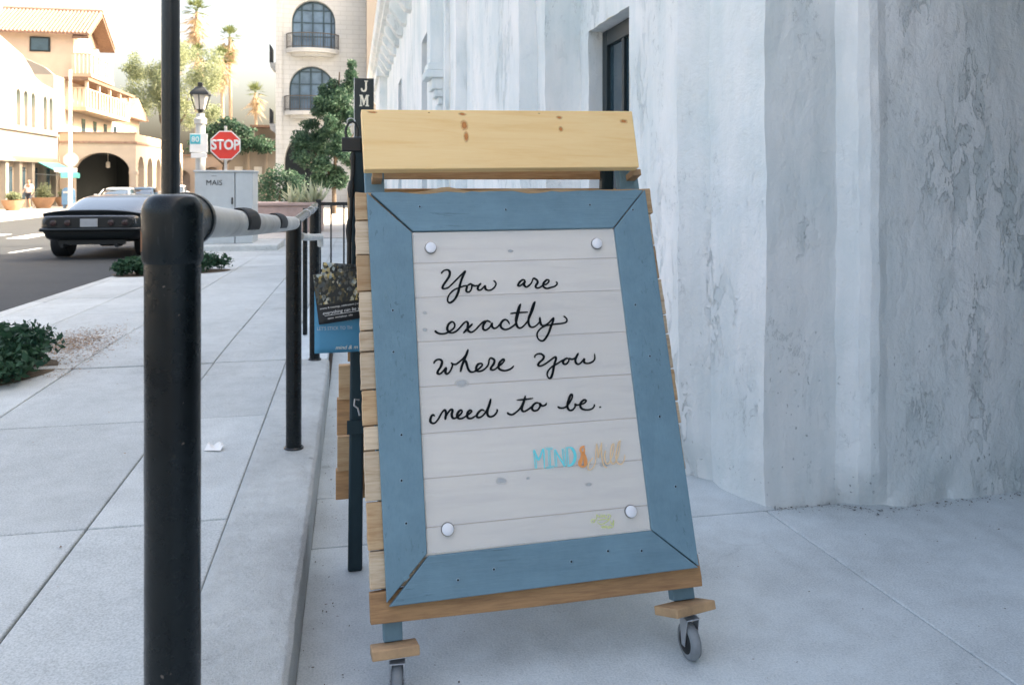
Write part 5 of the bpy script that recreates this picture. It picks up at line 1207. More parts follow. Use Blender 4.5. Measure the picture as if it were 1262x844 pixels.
# shop front piers and windows
py = [30, 34, 38, 42, 46, 49.9, 52.6, 54.6, 56.6, 58.6, 60.8]
for y_ in py:
    w_ = MB(); w_.box((XA - .3, y_ - .22, -.5), (XA + .03, y_ + .22, 2.44)); w_.build('pier', 'cream', ca)
for a, b in zip(py[:-1], py[1:]):
    w_ = MB(); w_.box((XA - .36, a + .2, -.5), (XA - .3, b - .2, 2.44)); so = w_.build('shop_front', 'cream_trim', ca)
    for k in range(2):
        y0 = a + .42 + k * (b - a - .84) / 2 + .05; y1 = y0 + (b - a - .84) / 2 - .1
        w_ = MB(); w_.box((XA - .3, y0, .1), (XA - .27, y1, 2.1)); w_.build('shop_window', 'glass_blue' if k else 'glass_dark', so)
aw = thing('awning', 'teal fabric awning over the shop doorway', 'awning', (XA + .6, 58.6, 2.3))
simple('teal_cloth', (.10, .46, .44), .8, var=.1)
for (ya, yb, nm) in ((56.9, 60.6, 'cloth'),):
    w_ = MB(); w_.prism([(0, 2.55), (1.5, 1.75), (1.5, 1.45), (1.47, 1.45), (1.47, 1.73), (0, 2.50)], ya, yb, lambda a, z, d: (XA + .04 + a, d, z)); w_.build('cloth', 'teal_cloth', aw)
    w_ = MB(); w_.tube([(XA + .03, ya + .1, 1.7), (XA + 1.48, ya + .1, 1.6)], .02, 6); w_.tube([(XA + .03, yb - .1, 1.7), (XA + 1.48, yb - .1, 1.6)], .02, 6); w_.build('frame', 'zinc', aw)
simple('terracotta', (.34, .2, .12), .85, var=.12)
for (px, pyy, s_, lab) in ((-18.7, 50.0, .55, 'terracotta tub left of the walking person'), (-18.6, 54.3, .62, 'terracotta tub with a pale shrub right of the walking person'), (-18.6, 58.0, .58, 'terracotta tub under the far end of the teal awning')):
    t_ = thing('flower_tub', lab, 'plant pot', (px, pyy, -.42), 'terracotta tubs outside the shop')
    w_ = MB(); w_.lathe([(s_ * .6, -.42), (s_ * .95, -.42 + s_ * .7), (s_ * 1.05, -.42 + s_ * 1.05), (s_ * .9, -.42 + s_ * 1.05), (s_ * .85, -.42 + s_ * .9)], (px, pyy, 0), 18); w_.build('pot', 'terracotta', t_)
    m_ = MB(); ti = []; r_ = random.Random(int(pyy)); leaves(m_, [((px, pyy, -.42 + s_ * 1.5), (s_ * .8, s_ * .8, s_ * .75 * (1.5 if pyy == 54.3 else .6))), ((px + .1, pyy, -.42 + s_ * 1.15), (s_ * .7, s_ * .7, s_ * .4))], 900, .07, r_, ti)
    leafy('shrub', 'leaf_pale', t_, m_, ti)

# ---- balconied building behind it, with the tiled gable
bb = thing('balcony_building', 'peach building with timber balconies under a red tiled gable roof', 'building', (-24, 70, -.5))
m_ = MB(); m_.box((-33, 61.2, -.5), (-20.3, 84, 8.6)); m_.build('lower_wall', 'peach', bb)
m_ = MB(); m_.prism([(-33, 8.6), (-20.35, 8.6), (-20.9, 9.1), (-25.6, 11.3), (-27, 11.9), (-33, 14)], 61.25, 61.7, lambda a, z, d: (a, d, z)); m_.build('sloped_parapet', 'cream', bb)
m_ = MB(); m_.prism([(-33, 8.4), (-21.6, 8.4), (-25.6, 10.9), (-27, 11.4), (-33, 13.4)], 61.15, 61.24, lambda a, z, d: (a, d, z)); m_.build('gable_panel', 'ochre', bb)
m_ = MB(); m_.box((-26.6, 66.2, 8.6), (-20.6, 71.4, 12.3)); m_.build('pavilion', 'peach', bb)
m_ = MB()
for (x0, x1, z0, z1) in ((-23.6, -22.2, 10.9, 12.0), (-21.7, -21.0, 10.9, 12.0)): m_.box((x0, 66.14, z0), (x1, 66.21, z1))
for x0, x1, z0, z1 in ((-23.6, -22.2, 10.9, 12.0),): 
    w_ = MB(); w_.box((x0, 66.12, z0), (x1, 66.19, z1)); f_ = w_.build('window', 'frame_dark', bb); w_ = MB(); w_.box((x0 + .12, 66.10, z0 + .12), (x1 - .12, 66.13, z1 - .12)); w_.build('pane', 'glass_blue', f_)
w_ = MB(); w_.box((-22.9, 61.08, 6.5), (-21.3, 61.16, 7.45)); f_ = w_.build('window', 'frame_dark', bb); w_ = MB(); w_.box((-22.75, 61.05, 6.62), (-21.45, 61.09, 7.33)); w_.build('pane', 'glass_blue', f_)
# roof slabs with tile ribs
RX0, RX1 = -26.4, -19.3
for (ya, yb) in ((65.5, 68.9), (72.3, 68.9)):
    m_ = MB(); n_ = 30
    def rp(u, s, dz=0): return (RX0 + (RX1 - RX0) * u, ya + (yb - ya) * s, 12.15 + 2.3 * s + dz)
    m_.add([rp(0, 0), rp(1, 0), rp(1, 1), rp(0, 1), rp(0, 0, .12), rp(1, 0, .12), rp(1, 1, .12), rp(0, 1, .12)], [(0,1,2,3),(4,5,6,7),(0,1,5,4),(1,2,6,5),(2,3,7,6),(3,0,4,7)])
    rf = m_.build('roof_slope', 'roof_tile', bb)
    src = None
    if ya < 68:
        for k in range(27):
            if src is None:
                m_ = MB(); X0_, Y0_, Z0_ = OFF[bb.name]; m_.tube([(X0_, Y0_ + ya - .05, Z0_ + 12.27), (X0_, Y0_ + yb, Z0_ + 14.57)], .085, 7); o = src = m_.build('tile_course', 'roof_tile', rf)
                for v_ in o.data.vertices: v_.co.y += 0
            else: o = src.copy(); col.objects.link(o)
            o.location = (RX0 + .15 + k * (RX1 - RX0 - .3) / 26 - OFF[bb.name].x, -OFF[bb.name].y, -OFF[bb.name].z)
m_ = MB(); m_.tube([(RX0, 68.9, 14.6), (RX1, 68.9, 14.6)], .14, 8); m_.build('ridge', 'roof_tile', bb)
m_ = MB(); m_.prism([(66.1, 12.0), (71.5, 12.0), (68.9, 14.2)], -20.75, -20.55, lambda a, z, d: (d, a, z)); m_.build('gable_wall', 'peach', bb)
m_ = MB()
for (ya, yb) in ((65.5, 68.9), (72.3, 68.9)): m_.prism([(ya, 12.02), (yb, 14.32), (yb, 14.12), (ya, 11.85)], -20.5, -19.35, lambda a, z, d: (d, a, z))
m_.build('eaves_boards', 'timber', bb)
# balconies
def balcony(x0, x1, y0, y1, z0, h, n, nm='balcony'):
    m_ = MB(); m_.box((x0, y0, z0 - .25), (x1, y1, z0)); b_ = m_.build(nm, 'ochre', bb)
    m_ = MB(); m_.box((x1 - .12, y0, z0 + h - .1), (x1, y1, z0 + h)); m_.box((x0, y0, z0 + h - .1), (x1 - .12, y0 + .12, z0 + h)); m_.build('balcony_rail', 'ochre', b_)
    for k in range(n):
        m_ = MB(); yy = y0 + (y1 - y0) * (k + .5) / n; m_.box((x1 - .12, yy - .12, z0), (x1 - .02, yy + .12, z0 + h - .1)); m_.build('baluster', 'peach', b_)
    for k in range(5):
        m_ = MB(); xx = x0 + (x1 - x0) * (k + .5) / 5; m_.box((xx - .1, y0 + .02, z0), (xx + .1, y0 + .12, z0 + h - .1)); m_.build('baluster', 'peach', b_)
    return b_
balcony(-20.6, -19.2, 65.6, 71.6, 9.3, 1.5, 10); balcony(-20.35, -18.9, 63.4, 75, 6.6, 1.4, 16)
m_ = MB(); m_.box((-20.3, 63.2, 8.5), (-18.7, 76, 8.72)); m_.build('eaves_boards', 'timber', bb)
for k in range(5):
    m_ = MB(); y_ = 63.7 + k * 2.8; m_.box((-19.05, y_ - .1, 6.6), (-18.85, y_ + .1, 8.5)); m_.build('balcony_post', 'peach', bb)
for k in range(5):
    w_ = MB(); y_ = 64.6 + k * 2.8; w_.box((-20.32, y_ - .4, 4.9), (-20.26, y_ + .4, 6.0)); w_.build('window', 'glass_dark', bb)
m_ = MB(); m_.prism([(76, 7.0), (80, 8.9), (84, 7.0)], -26, -19.4, lambda a, z, d: (d, a, z)); m_.build('lower_roof', 'roof_tile', bb)

# ---- arcade reaching over the far pavement
ar = thing('arcade', 'peach arcade with a wide arch over the far pavement and small street arches', 'building', (-17.5, 68, -.5))
AY = 62.0; m_ = MB(); F = lambda s, z, d: (s, AY + d, z)
arch_panel(m_, -20.2, -15.2, -.5, 3.9, -17.45, 1.85, -.5, 1.85, F, .6, rz=1.42)
for k in range(6):
    a = AY + .0 + k * 2.7
    arch_panel(m_, a, a + 2.7, -.5, 3.9, a + 1.45, .85, -.5, 2.2, lambda s, z, d: (-15.2 - d, s, z), .6)
m_.build('wall', 'peach', ar)
m_ = MB(); m_.box((-20.2, AY - .08, 3.9), (-15.12, AY + .3, 4.06)); m_.box((-15.5, AY + .3, 3.9), (-15.12, AY + 16.2, 4.06)); m_.build('string_course', 'roof_tile', ar)
m_ = MB(); m_.box((-20.2, AY, 4.06), (-15.25, AY + .25, 4.62)); m_.box((-15.5, AY + .25, 4.06), (-15.25, AY + 16.2, 4.62)); m_.build('parapet', 'ochre', ar)
m_ = MB(); m_.box((-20.28, AY - .06, 4.62), (-15.18, AY + .32, 4.72)); m_.build('coping', 'roof_tile', ar)
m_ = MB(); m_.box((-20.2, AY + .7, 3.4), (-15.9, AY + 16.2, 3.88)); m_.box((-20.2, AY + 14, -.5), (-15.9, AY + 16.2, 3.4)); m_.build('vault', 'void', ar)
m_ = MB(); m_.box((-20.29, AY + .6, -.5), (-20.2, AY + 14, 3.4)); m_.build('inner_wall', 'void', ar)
m_ = MB(); m_.lathe([(.05, 2.2), (.15, 2.25), (.15, 2.6), (.05, 2.68)], (-17.6, AY + 2, 0), 10); m_.tube([(-17.6, AY + 2, 2.66), (-17.6, AY + 2, 3.4)], .02, 6); m_.build('lantern', 'lamp_glass', ar)
m_ = MB(); m_.box((-15.66, AY - .05, 1.75), (-15.13, AY + .5, 1.95)); m_.build('capital', 'peach', ar)

# ---- low pale buildings closing the view beyond the crossing
lb = thing('cream_villa', 'low cream building with dark eaves beyond the crossing', 'building', (-9, 80, -.5))
m_ = MB(); m_.box((-11.2, 78, -.5), (-4.5, 92, 5.2)); m_.build('wall', 'cream', lb)
m_ = MB(); m_.box((-12.4, 76.8, 4.3), (-4.3, 78.2, 4.52)); m_.build('eaves', 'timber', lb)
m_ = MB(); m_.box((-9.2, 77.2, 6.2), (-4.6, 84, 6.4)); m_.build('upper_eaves', 'timber', lb)
m_ = MB(); m_.box((-9.0, 79, 5.2), (-4.8, 88, 6.2)); m_.build('upper_wall', 'cream', lb)
for x_ in (-10.3, -8.6, -6.9, -5.4):
    m_ = MB(); m_.box((x_ - .35, 77.94, 1.2), (x_ + .35, 78.02, 2.6)); m_.build('window', 'curtain', lb)
for x_ in (-9.4, -7.8, -6.1):
    m_ = MB(); m_.box((x_ - .06, 77.6, -.5), (x_ + .06, 77.75, 4.3)); m_.build('post', 'cream_trim', lb)
lc = thing('arched_wall', 'sunlit peach wall with a small arch right of the dark pole', 'wall', (-14, 80, -.5))
m_ = MB(); arch_panel(m_, -17.0, -14.4, -.5, 3.6, -15.6, .7, -.5, 1.6, lambda s, z, d: (s, 80 + d, z), .5); arch_panel(m_, -14.4, -11.4, -.5, 3.6, -13.0, .8, -.5, 1.8, lambda s, z, d: (s, 80 + d, z), .5); m_.build('wall', 'peach', lc)
m_ = MB(); m_.box((-17, 80.5, -.5), (-11.4, 80.6, 3.6)); m_.build('shadow_wall', 'grey_stone', lc)
for a, b in ((-17.2, -14.42), (-14.38, -11.3)):
    m_ = MB(); m_.box((a, 79.85, 3.6), (b, 80.7, 3.75)); m_.build('coping', 'roof_tile', lc)

# ================================================================ trees
bl = []; r_ = random.Random(77)
for k in range(46):
    a = r_.uniform(0, 6.3); q = r_.random() ** .5
    bl.append(((-17.9 + 4.7 * q * math.cos(a), 86 + 4 * q * math.sin(a), 11.0 + r_.uniform(-5.0, 4.4) * (1 - .35 * q)), (r_.uniform(.8, 1.7), 1.3, r_.uniform(.8, 1.7))))
bush('feathery_tree', 'pale green feathery tree rising behind the arcade', (-17, 86, -.5), bl, 26000, .11, 78, 'leaf_pale', ([(-18.3, 86, -.5), (-18.4, 86, 4.2), (-17.6, 86, 6.4), (-17.2, 86, 9)], .32, .12, [([(-17.9, 86, 5.8), (-18.8, 86, 7.2), (-19.0, 86, 9.4)], .16), ([(-17.4, 86, 6.6), (-16.4, 86, 8.0), (-16.2, 86, 10)], .15)]), 'tree')
bl = [((-10.6 + dx, 74, z), (1.3, 1.2, .85)) for dx, z in ((-2.4, 4.2), (-1.2, 5.6), (0, 6.2), (1.2, 5.5), (2.2, 4.6), (-.6, 4.6), (.9, 4.3), (-1.9, 5.0), (3.0, 4.3))]
bush('round_tree', 'dark green spreading tree behind the street lamp and stop sign', (-10.6, 74, -.5), bl, 6500, .13, 43, 'leaf_tree', ([(-10.8, 74, -.5), (-11.0, 74, 2.4), (-10.6, 74, 4.6)], .2, .1, [([(-10.9, 74, 2.6), (-12, 74, 3.6), (-12.8, 74, 4.2)], .1), ([(-10.8, 74, 2.8), (-9.4, 74, 4)], .1)]), 'tree')
def palm(label, x, y, ztop, s, seed):
    t_ = thing('fan_palm', label, 'palm tree', (x, y, -.5), 'fan palms in the distance'); r_ = random.Random(seed)
    m_ = MB(); m_.tube([(x, y, -.5), (x + .1, y, ztop * .5), (x, y, ztop)], [.35 * s, .24 * s, .22 * s], 8); m_.build('trunk', 'palm_bark', t_)
    for nm, cnt_, mat, e0, e1, L0_, L1_ in (('crown', 46, 'palm_green', -15, 85, 1.5, 2.3), ('dry_skirt', 70, 'palm_dry', -85, -5, 1.3, 2.6)):
        m_ = MB(); ti = []
        for k in range(cnt_):
            a = r_.uniform(0, 6.3); e = R(r_.uniform(e0, e1)); L = r_.uniform(L0_, L1_) * s
            zb = ztop - (r_.uniform(0, 2.8) * s if nm == 'dry_skirt' else 0)
            d = Vector((math.cos(a) * math.cos(e), math.sin(a) * math.cos(e), math.sin(e))); o_ = Vector((x, y, zb)); sd = d.cross(Vector((0, 0, 1))); sd = sd.normalized() if sd.length > .01 else Vector((1, 0, 0)); up = sd.cross(d)
            mid = o_ + d * L * .45
            for q in range(7):
                t = R(-60 + 20 * q); dd = (d * math.cos(t) + sd * math.sin(t)).normalized(); tip = mid + dd * L * .6 - Vector((0, 0, 1)) * .18 * L * r_.random(); w_ = sd * .11 * s * math.cos(t) + d * .05 * s * math.sin(t)
                i0 = len(m_.v); m_.v += [tuple(mid - w_), tuple(mid + w_), tuple(tip)]; m_.f.append((i0, i0 + 1, i0 + 2)); m_.sm.append(False); ti.append(r_.random())
            i0 = len(m_.v); w_ = sd * .03 * s; m_.v += [tuple(o_ - w_), tuple(o_ + w_), tuple(mid)]; m_.f.append((i0, i0 + 1, i0 + 2)); m_.sm.append(False); ti.append(r_.random())
        leafy(nm, mat, t_, m_, ti)
palm('tallest fan palm with shaggy tan skirt right of the dark pole', -20.4, 114, 23.8, 1.15, 1)
palm('shaggy fan palm upper of the close pair behind the lamp', -16.2, 114, 20.6, .95, 2)
palm('fan palm in front of the close pair behind the lamp', -16.9, 112, 17.4, 1.05, 3)
palm('small fan palm half hidden by the feathery tree', -19.2, 108, 17.6, .7, 4)
palm('short pale fan palm left of the stone tower', -12.9, 114, 13.2, .85, 5)
palm('fan palm just right of the dark pole', -22.0, 108, 17.2, .7, 6)

# ================================================================ pole with the back of a stop sign across the street
bs = thing('sign_pole', 'tall white pole with the blank back of an octagonal sign across the street', 'pole', (-15.4, 50.5, -.45))
m_ = MB(); m_.lathe([(.12, -.45), (.10, 3), (.08, 7.6)], (-15.9, 50.5, 0), 12); m_.build('shaft', 'white_paint', bs)
m_ = MB(); m_.prism([(.42 * math.cos(R(22.5 + 45 * k)), .42 * math.sin(R(22.5 + 45 * k))) for k in range(8)], -.16, -.14, lambda a, b, d: (-15.82 + a, 50.5 + d, 2.45 + b)); m_.build('sign_back', 'curtain', bs)
m_ = MB(); m_.box((-16.7, 50.36, 1.75), (-15.5, 50.39, 1.98)); m_.build('sign_plate', 'white_paint', bs)

# blue rounded letter box
mbx = thing('letter_box', 'rounded blue letter box on the far pavement left of the arch', 'letter box', (-16.9, 53.4, -.42))
simple('postal_blue', (.10, .22, .38), .5)
m_ = MB(); m_.prism([(-.3, -.2), (.3, -.2), (.3, .55)] + [(.3 * math.cos(R(a)), .55 + .3 * math.sin(R(a))) for a in range(20, 180, 20)] + [(-.3, .55)], 53.1, 53.7, lambda a, z, d: (-16.9 + a, d, z)); m_.build('body', 'postal_blue', mbx, bev=.02)
for sx in (-.22, .22):
    m_ = MB(); m_.box((-16.9 + sx - .04, 53.2, -.42), (-16.9 + sx + .04, 53.6, -.2)); m_.build('leg', 'postal_blue', mbx)
m_ = MB(); m_.box((-17.1, 53.08, .5), (-16.7, 53.1, .62)); m_.build('flap', 'zinc', mbx)

# ================================================================ vehicles
def car_paint(name, c, dark=False):
    m, t, b = nt(name)
    f = noise_tex(t, coords(t, 'obj'), 2.0, 3)
    t.links.new(ramp(t, f, [(.3, tuple(x * .9 for x in c)), (.7, c)]), b.inputs['Base Color'])
    b.inputs['Roughness'].default_value = .32; b.inputs['Coat Weight'].default_value = .7; b.inputs['Coat Roughness'].default_value = .08; b.inputs['Metallic'].default_value = .2
    if dark: b.inputs['Metallic'].default_value = 0; b.inputs['Specular IOR Level'].default_value = .3; b.inputs['Coat Weight'].default_value = .45; b.inputs['Roughness'].default_value = .4
    MATS[name] = m; return m
car_paint('paint_black', (.004, .008, .010), True); car_paint('paint_silver', (.42, .46, .50)); car_paint('paint_white', (.75, .75, .75)); car_paint('paint_blue', (.10, .20, .30))
simple('car_glass', (.03, .05, .07), .05, var=.1, spec=1.0, coat=.6)
simple('chrome', (.6, .62, .65), .15, metal=.9, var=.05)
simple('tail_lamp', (.030, .016, .018), .25, var=.1); simple('plate', (.30, .33, .36), .5, var=.08)
def wheel(parent, x, y, r, w, side):
    m_ = MB(); Mx = Matrix.Translation((x, y, r)) @ Matrix.Rotation(R(90), 4, 'Y')
    m_.lathe([(r * .55, -w / 2), (r * .93, -w / 2), (r, -w / 2 + .03), (r, w / 2 - .03), (r * .93, w / 2), (r * .55, w / 2)], (0, 0, 0), 24); m_.v = [tuple(Mx @ Vector(p)) for p in m_.v]
    wh = m_.build('wheel', 'rubber', parent)
    m_ = MB(); m_.lathe([(.04, w / 2 * side + .012 * side), (r * .3, w / 2 * side), (r * .54, w / 2 * side + .004 * side), (r * .56, w / 2 * side - .05 * side)], (0, 0, 0), 20); m_.v = [tuple(Mx @ Vector(p)) for p in m_.v]; m_.build('rim', 'chrome', wh)
def sect(y, w, zb, zt, crown=.03, tuck=.12, n=6):
    half = [(0, zb), (w * .72, zb), (w * .90, zb + .04), (w * .975, zb + tuck), (w, zb + (zt - zb) * .52), (w * .985, zb + (zt - zb) * .80), (w * .93, zt - .025), (w * .82, zt + crown * .25), (w * .45, zt + crown * .8), (0, zt + crown)]
    return [Vector((x, y, z)) for x, z in half] + [Vector((-x, y, z)) for x, z in half[-2:0:-1]]
def coupe(label, loc, rz):
    t_ = local(thing('parked_car', label, 'car', loc, 'cars on the street', rz))
    OFF[t_.name] = Vector()
    m_ = MB()
    secs = [sect(-.03, .74, .50, .80, .02, .10), sect(.0, .86, .44, .855, .03, .14), sect(.06, .915, .40, .895, .035, .18), sect(.25, .945, .36, .925, .045, .2), sect(.9, .95, .30, .93, .045, .16), sect(1.8, .93, .24, .91, .04), sect(2.8, .93, .22, .90, .04), sect(3.6, .94, .22, .88, .05), sect(4.3, .92, .26, .84, .04), sect(4.65, .84, .34, .74, .02), sect(4.72, .72, .42, .66, .0)]
    m_.loft(secs); body = m_.build('body', 'paint_black', t_, angle=60)
    # ducktail spoiler
    m_ = MB(); m_.loft([[Vector((x, -.05 + .10 * (abs(x) / .9) ** 2, z0 - .05 * (abs(x) / .9) ** 3)) for z0 in (0,)] for x in ()] or [[Vector((x, .30, .955 - .06 * (abs(x) / .9) ** 3)), Vector((x, .02 + .10 * (abs(x) / .9) ** 3, 1.0 - .07 * (abs(x) / .9) ** 3)), Vector((x, -.01 + .10 * (abs(x) / .9) ** 3, .985 - .07 * (abs(x) / .9) ** 3)), Vector((x, .03 + .10 * (abs(x) / .9) ** 3, .90 - .06 * (abs(x) / .9) ** 3))] for x in [(-.9 + 1.8 * k / 14) for k in range(15)]])
    m_.build('spoiler', 'paint_black', t_, angle=50)
    # recessed dark tail panel with lamps, plate, trim, bumper
    m_ = MB(); m_.prism([(-.74, .64), (.74, .64), (.82, .74), (.80, .80), (.72, .845), (-.72, .845), (-.80, .80), (-.82, .74)], -.050, -.005, lambda a, z, d: (a, d, z)); m_.build('tail_panel', simple('satin_black', (.003, .005, .006), .5), t_, bev=.01)
    m_ = MB(); m_.tube([(-.84, -.03, .86), (-.4, -.06, .872), (.4, -.06, .872), (.84, -.03, .86), (.86, -.03, .72)], .007, 6); m_.build('trim', 'chrome', t_)
    m_ = MB(); m_.tube([(-.95, .10, .60), (-.90, -.02, .605), (-.5, -.075, .61), (.5, -.075, .61), (.90, -.02, .605), (.95, .10, .60)], .035, 10); m_.build('bumper', 'paint_black', t_)
    for x in (-.66, -.40, .40, .66):
        m_ = MB(); m_.lathe([(.062, 0), (.062, .012), (.05, .02), (.02, .022)], (0, 0, 0), 20); Mx = Matrix.Translation((x, -.05, .735)) @ Matrix.Rotation(R(90), 4, 'X'); m_.v = [tuple(Mx @ Vector(p)) for p in m_.v]; tl = m_.build('tail_lamp', 'tail_lamp', t_)
        m_ = MB(); m_.lathe([(.064, .0), (.07, .008), (.064, .015)], (0, 0, 0), 20); m_.v = [tuple(Mx @ Vector(p)) for p in m_.v]; m_.build('lamp_ring', 'satin_black', tl)
    m_ = MB(); m_.box((-.16, -.078, .66), (.16, -.06, .82)); m_.build('licence_plate', 'plate', t_, bev=.004)
    m_ = MB(); m_.box((-.62, .10, .30), (.62, .18, .50)); m_.build('valance', 'satin_black', t_)
    for x in (-.5, .5):
        m_ = MB(); m_.tube([(x, -.06, .29), (x, .3, .29)], .035, 10); m_.build('exhaust', 'satin_black', t_)
    # greenhouse
    def ring(z, yr, yf, w, nz=0): 
        P = []
        for k in range(28):
            a = 2 * math.pi * k / 28; c, s = math.cos(a), math.sin(a); e = .55
            x = w * math.copysign(abs(c) ** e, c); yy = (yr + yf) / 2 + (yf - yr) / 2 * math.copysign(abs(s) ** e, s); P.append(Vector((x, yy, z)))
        return P
    RG = [(.90, .42, 3.32, .86), (.99, .66, 3.10, .83), (1.08, .96, 2.86, .78), (1.16, 1.26, 2.64, .725), (1.215, 1.52, 2.48, .67), (1.25, 1.80, 2.34, .57), (1.268, 2.0, 2.2, .34)]
    m_ = MB(); m_.loft([ring(*q) for q in RG]); m_.build('cabin', 'paint_black', t_, angle=60)
    def cabin_pt(h_, a, off=.006):
        k = min(len(RG) - 2, int(h_)); f_ = h_ - k; z, yr, yf, w = [RG[k][i_] * (1 - f_) + RG[k + 1][i_] * f_ for i_ in range(4)]
        c, s_ = math.cos(a), math.sin(a); x = w * math.copysign(abs(c) ** .55, c); yy = (yr + yf) / 2 + (yf - yr) / 2 * math.copysign(abs(s_) ** .55, s_)
        return Vector((x * (1 + off), yy + off * 1.5 * math.copysign(1, s_), z + off))
    def pane(a0, a1, h0, h1, nm): 
        q = MB(); q.grid(lambda u, v: cabin_pt(h0 + (h1 - h0) * v, R(a0 + (a1 - a0) * u)), 16, 8, True); return q.build(nm, 'car_glass', t_, angle=70)
    pane(-90 - 66, -90 + 66, .45, 3.75, 'rear_window'); pane(90 - 66, 90 + 66, .4, 3.6, 'windscreen'); pane(-10, 12, .5, 3.2, 'side_window'); pane(168, 190, .5, 3.2, 'side_window')
    for s in (-1, 1):
        m_ = MB(); m_.box((s * .95 - .07, 2.82, .93), (s * .95 + .07, 2.92, 1.03)); m_.build('mirror', 'paint_black', t_, bev=.02)
        for y, r_ in ((.92, .345), (3.72, .33)): wheel(t_, s * .80, y, r_, .30, s)
    return t_
coupe('black vintage coupe parked at the kerb, seen from behind', (-5.10, 17.35, -.385), R(-1.5))
def sedan(label, loc, rz, paint_, h=1.42, l=4.5):
    t_ = local(thing('parked_car', label, 'car', loc, 'cars on the street', rz)); OFF[t_.name] = Vector()
    m_ = MB(); m_.loft([sect(-.03, .62, .40, .62, .0), sect(.05, .76, .30, .70, .02), sect(.5, .86, .22, .84, .05), sect(1.1, .89, .20, .93, .05), sect(2.4, .89, .20, .95, .03), sect(3.7, .88, .20, .97, .03), sect(4.2, .84, .26, .98, .03), sect(l, .74, .36, .82, .02)]); m_.build('body', paint_, t_, angle=50)
    def ring(z, yr, yf, w):
        return [Vector((w * math.copysign(abs(math.cos(a)) ** .5, math.cos(a)), (yr + yf) / 2 + (yf - yr) / 2 * math.copysign(abs(math.sin(a)) ** .5, math.sin(a)), z)) for a in [2 * math.pi * k / 24 for k in range(24)]]
    m_ = MB(); m_.loft([ring(.93, 1.0, 4.2, .80), ring(h - .12, 1.75, 3.75, .66)]); m_.build('glass', 'car_glass', t_, angle=60)
    m_ = MB(); m_.loft([ring(h - .12, 1.72, 3.78, .67), ring(h - .04, 1.85, 3.65, .62), ring(h, 2.1, 3.4, .45)]); m_.build('roof', paint_, t_, angle=60)
    for s in (-1, 1):
        m_ = MB(); m_.tube([(s * .79, 1.05, .93), (s * .66, 1.76, h - .11)], .035, 6); m_.build('front_pillar', paint_, t_)
        m_ = MB(); m_.box((s * .98 - .09, 1.35, .92), (s * .98 + .09, 1.45, 1.05)); m_.build('mirror', paint_, t_, bev=.03)
        m_ = MB(); m_.loft([[Vector((s * x, -.045 + .05 * (x - .4), z)) for x, z in ((.42, .60), (.70, .62), (.74, .70), (.46, .68))], [Vector((s * x, .10 + .08 * (x - .4), z)) for x, z in ((.42, .60), (.70, .62), (.74, .70), (.46, .68))]]); m_.build('headlight', 'chrome', t_)
        for y in (.85, 3.55): wheel(t_, s * .78, y, .32, .22, s)
    m_ = MB(); m_.box((-.45, -.05, .42), (.45, .0, .58)); m_.build('grille', 'satin_black', t_, bev=.01)
    return t_
sedan('silver car facing us beyond the black coupe, before the arcade', (-13.1, 47.8, -.55), R(3), 'paint_silver')
sedan('blue grey car facing us by the arcade corner', (-13.6, 55.5, -.55), R(3), 'paint_blue', 1.40)
sedan('white car parked along the street arches behind the dark pole', (-13.4, 64.5, -.55), R(3), 'paint_white', 1.5)

# ================================================================ walking person
def skin_fig(name, verts, edges, radii, mat, parent, sub=2):
    me = bpy.data.meshes.new(name); me.from_pydata([tuple(v) for v in verts], edges, [])
    o = bpy.data.objects.new(name, me); col.objects.link(o)
    sk = o.modifiers.new('skin', 'SKIN'); sk.use_smooth_shade = True
    bpy.context.view_layer.update()
    if not me.skin_vertices: me.skin_vertices.new() if hasattr(me.skin_vertices, 'new') else None
    lay = me.skin_vertices[0].data
    for k, r_ in enumerate(radii): lay[k].radius = (r_, r_) if isinstance(r_, (int, float)) else r_
    lay[0].use_root = True
    ss = o.modifiers.new('sub', 'SUBSURF'); ss.levels = ss.render_levels = sub
    bpy.context.view_layer.update()
    m2 = bpy.data.meshes.new_from_object(o.evaluated_get(bpy.context.evaluated_depsgraph_get()))
    bpy.data.objects.remove(o); m2.name = name
    m2.materials.clear(); m2.materials.append(MATS[mat])
    o = bpy.data.objects.new(name, m2); col.objects.link(o); o.parent = parent
    return o
simple('skin', (.42, .24, .16), .6, var=.06); simple('white_shirt', (.75, .73, .74), .8, var=.05); simple('dark_shorts', (.03, .035, .05), .8); simple('hair', (.10, .06, .04), .7); simple('shoe', (.6, .6, .6), .6)
pe = local(thing('person', 'person in white shirt and dark shorts walking past the shop', 'person', (-18.45, 51.6, -.42), rz=R(-20))); OFF[pe.name] = Vector()
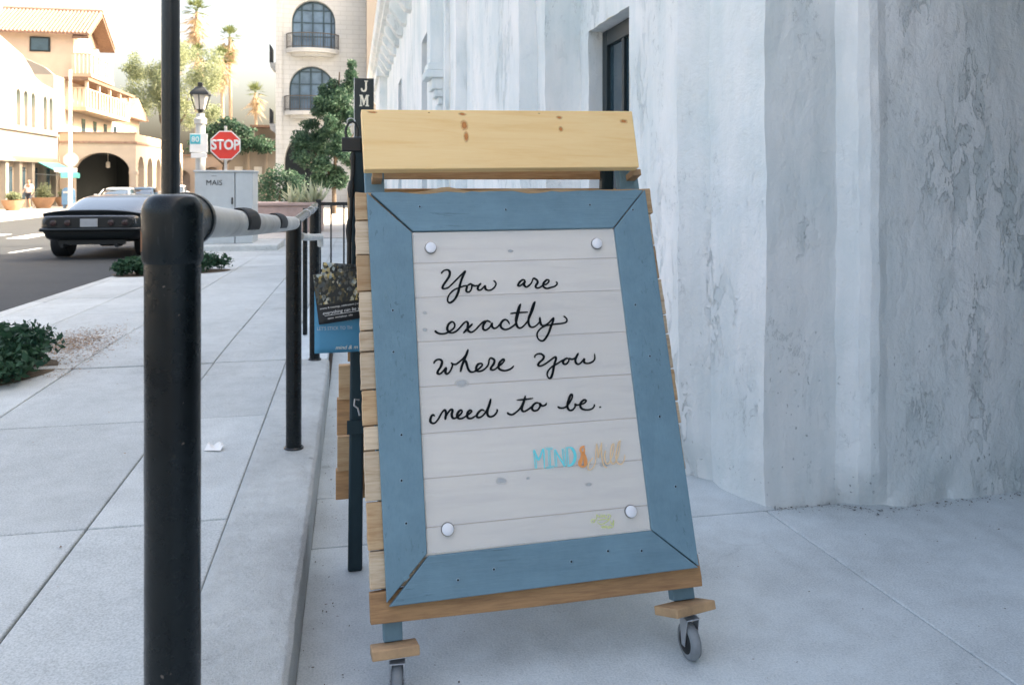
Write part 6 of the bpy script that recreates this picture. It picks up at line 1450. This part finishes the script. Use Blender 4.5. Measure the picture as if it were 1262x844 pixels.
V = [(0, 0, .95), (0, .01, 1.15), (0, .0, 1.38), (0, 0, 1.47), (0, -.01, 1.53), (0, -.02, 1.62), (0, -.015, 1.72),
     (.18, 0, 1.40), (.24, .06, 1.13), (.23, -.06, .92), (.23, -.09, .84), (-.18, 0, 1.40), (-.25, -.08, 1.14), (-.20, -.22, 1.02), (-.19, -.27, .98),
     (.10, 0, .90), (.11, -.12, .52), (.11, -.06, .10), (.11, -.14, .04), (-.10, 0, .90), (-.11, .10, .52), (-.11, .26, .16), (-.11, .22, .06)]
E_ = [(0, 1), (1, 2), (2, 3), (3, 4), (4, 5), (5, 6), (2, 7), (7, 8), (8, 9), (9, 10), (2, 11), (11, 12), (12, 13), (13, 14), (0, 15), (15, 16), (16, 17), (17, 18), (0, 19), (19, 20), (20, 21), (21, 22)]
RR = [(.15, .11), (.14, .10), (.15, .10), .055, .06, (.078, .095), (.06, .07), .055, .042, .032, .035, .055, .042, .032, .035, .085, .06, .04, .04, .085, .06, .04, .04]
skin_fig('body', V, E_, RR, 'skin', pe)
skin_fig('shirt', [(0, 0, .90), (0, .01, 1.15), (0, 0, 1.40), (.18, 0, 1.42), (.235, .045, 1.19), (-.18, 0, 1.42), (-.24, -.06, 1.20)], [(0, 1), (1, 2), (2, 3), (3, 4), (2, 5), (5, 6)], [(.185, .135), (.17, .125), (.165, .12), .07, .065, .07, .065], 'white_shirt', pe)
skin_fig('shorts', [(0, 0, .93), (.10, 0, .88), (.11, -.10, .56), (-.10, 0, .88), (-.11, .08, .56)], [(0, 1), (1, 2), (0, 3), (3, 4)], [(.165, .125), .105, .085, .105, .085], 'dark_shorts', pe)
skin_fig('hair', [(0, .0, 1.70), (0, .03, 1.66), (0, .05, 1.58)], [(0, 1), (1, 2)], [(.085, .10), (.088, .09), .07], 'hair', pe, 1)
for x, y, z in ((.11, -.10, .035), (-.11, .25, .09)):
    m_ = MB(); m_.lathe([(.02, -.035), (.05, -.03), (.05, .01), (.035, .04)], (0, 0, 0), 12); Mx = Matrix.Translation((x, y, z)) @ Matrix.Diagonal((1, 2.4, 1, 1)); m_.v = [tuple(Mx @ Vector(p)) for p in m_.v]; m_.build('shoe', 'shoe', pe)
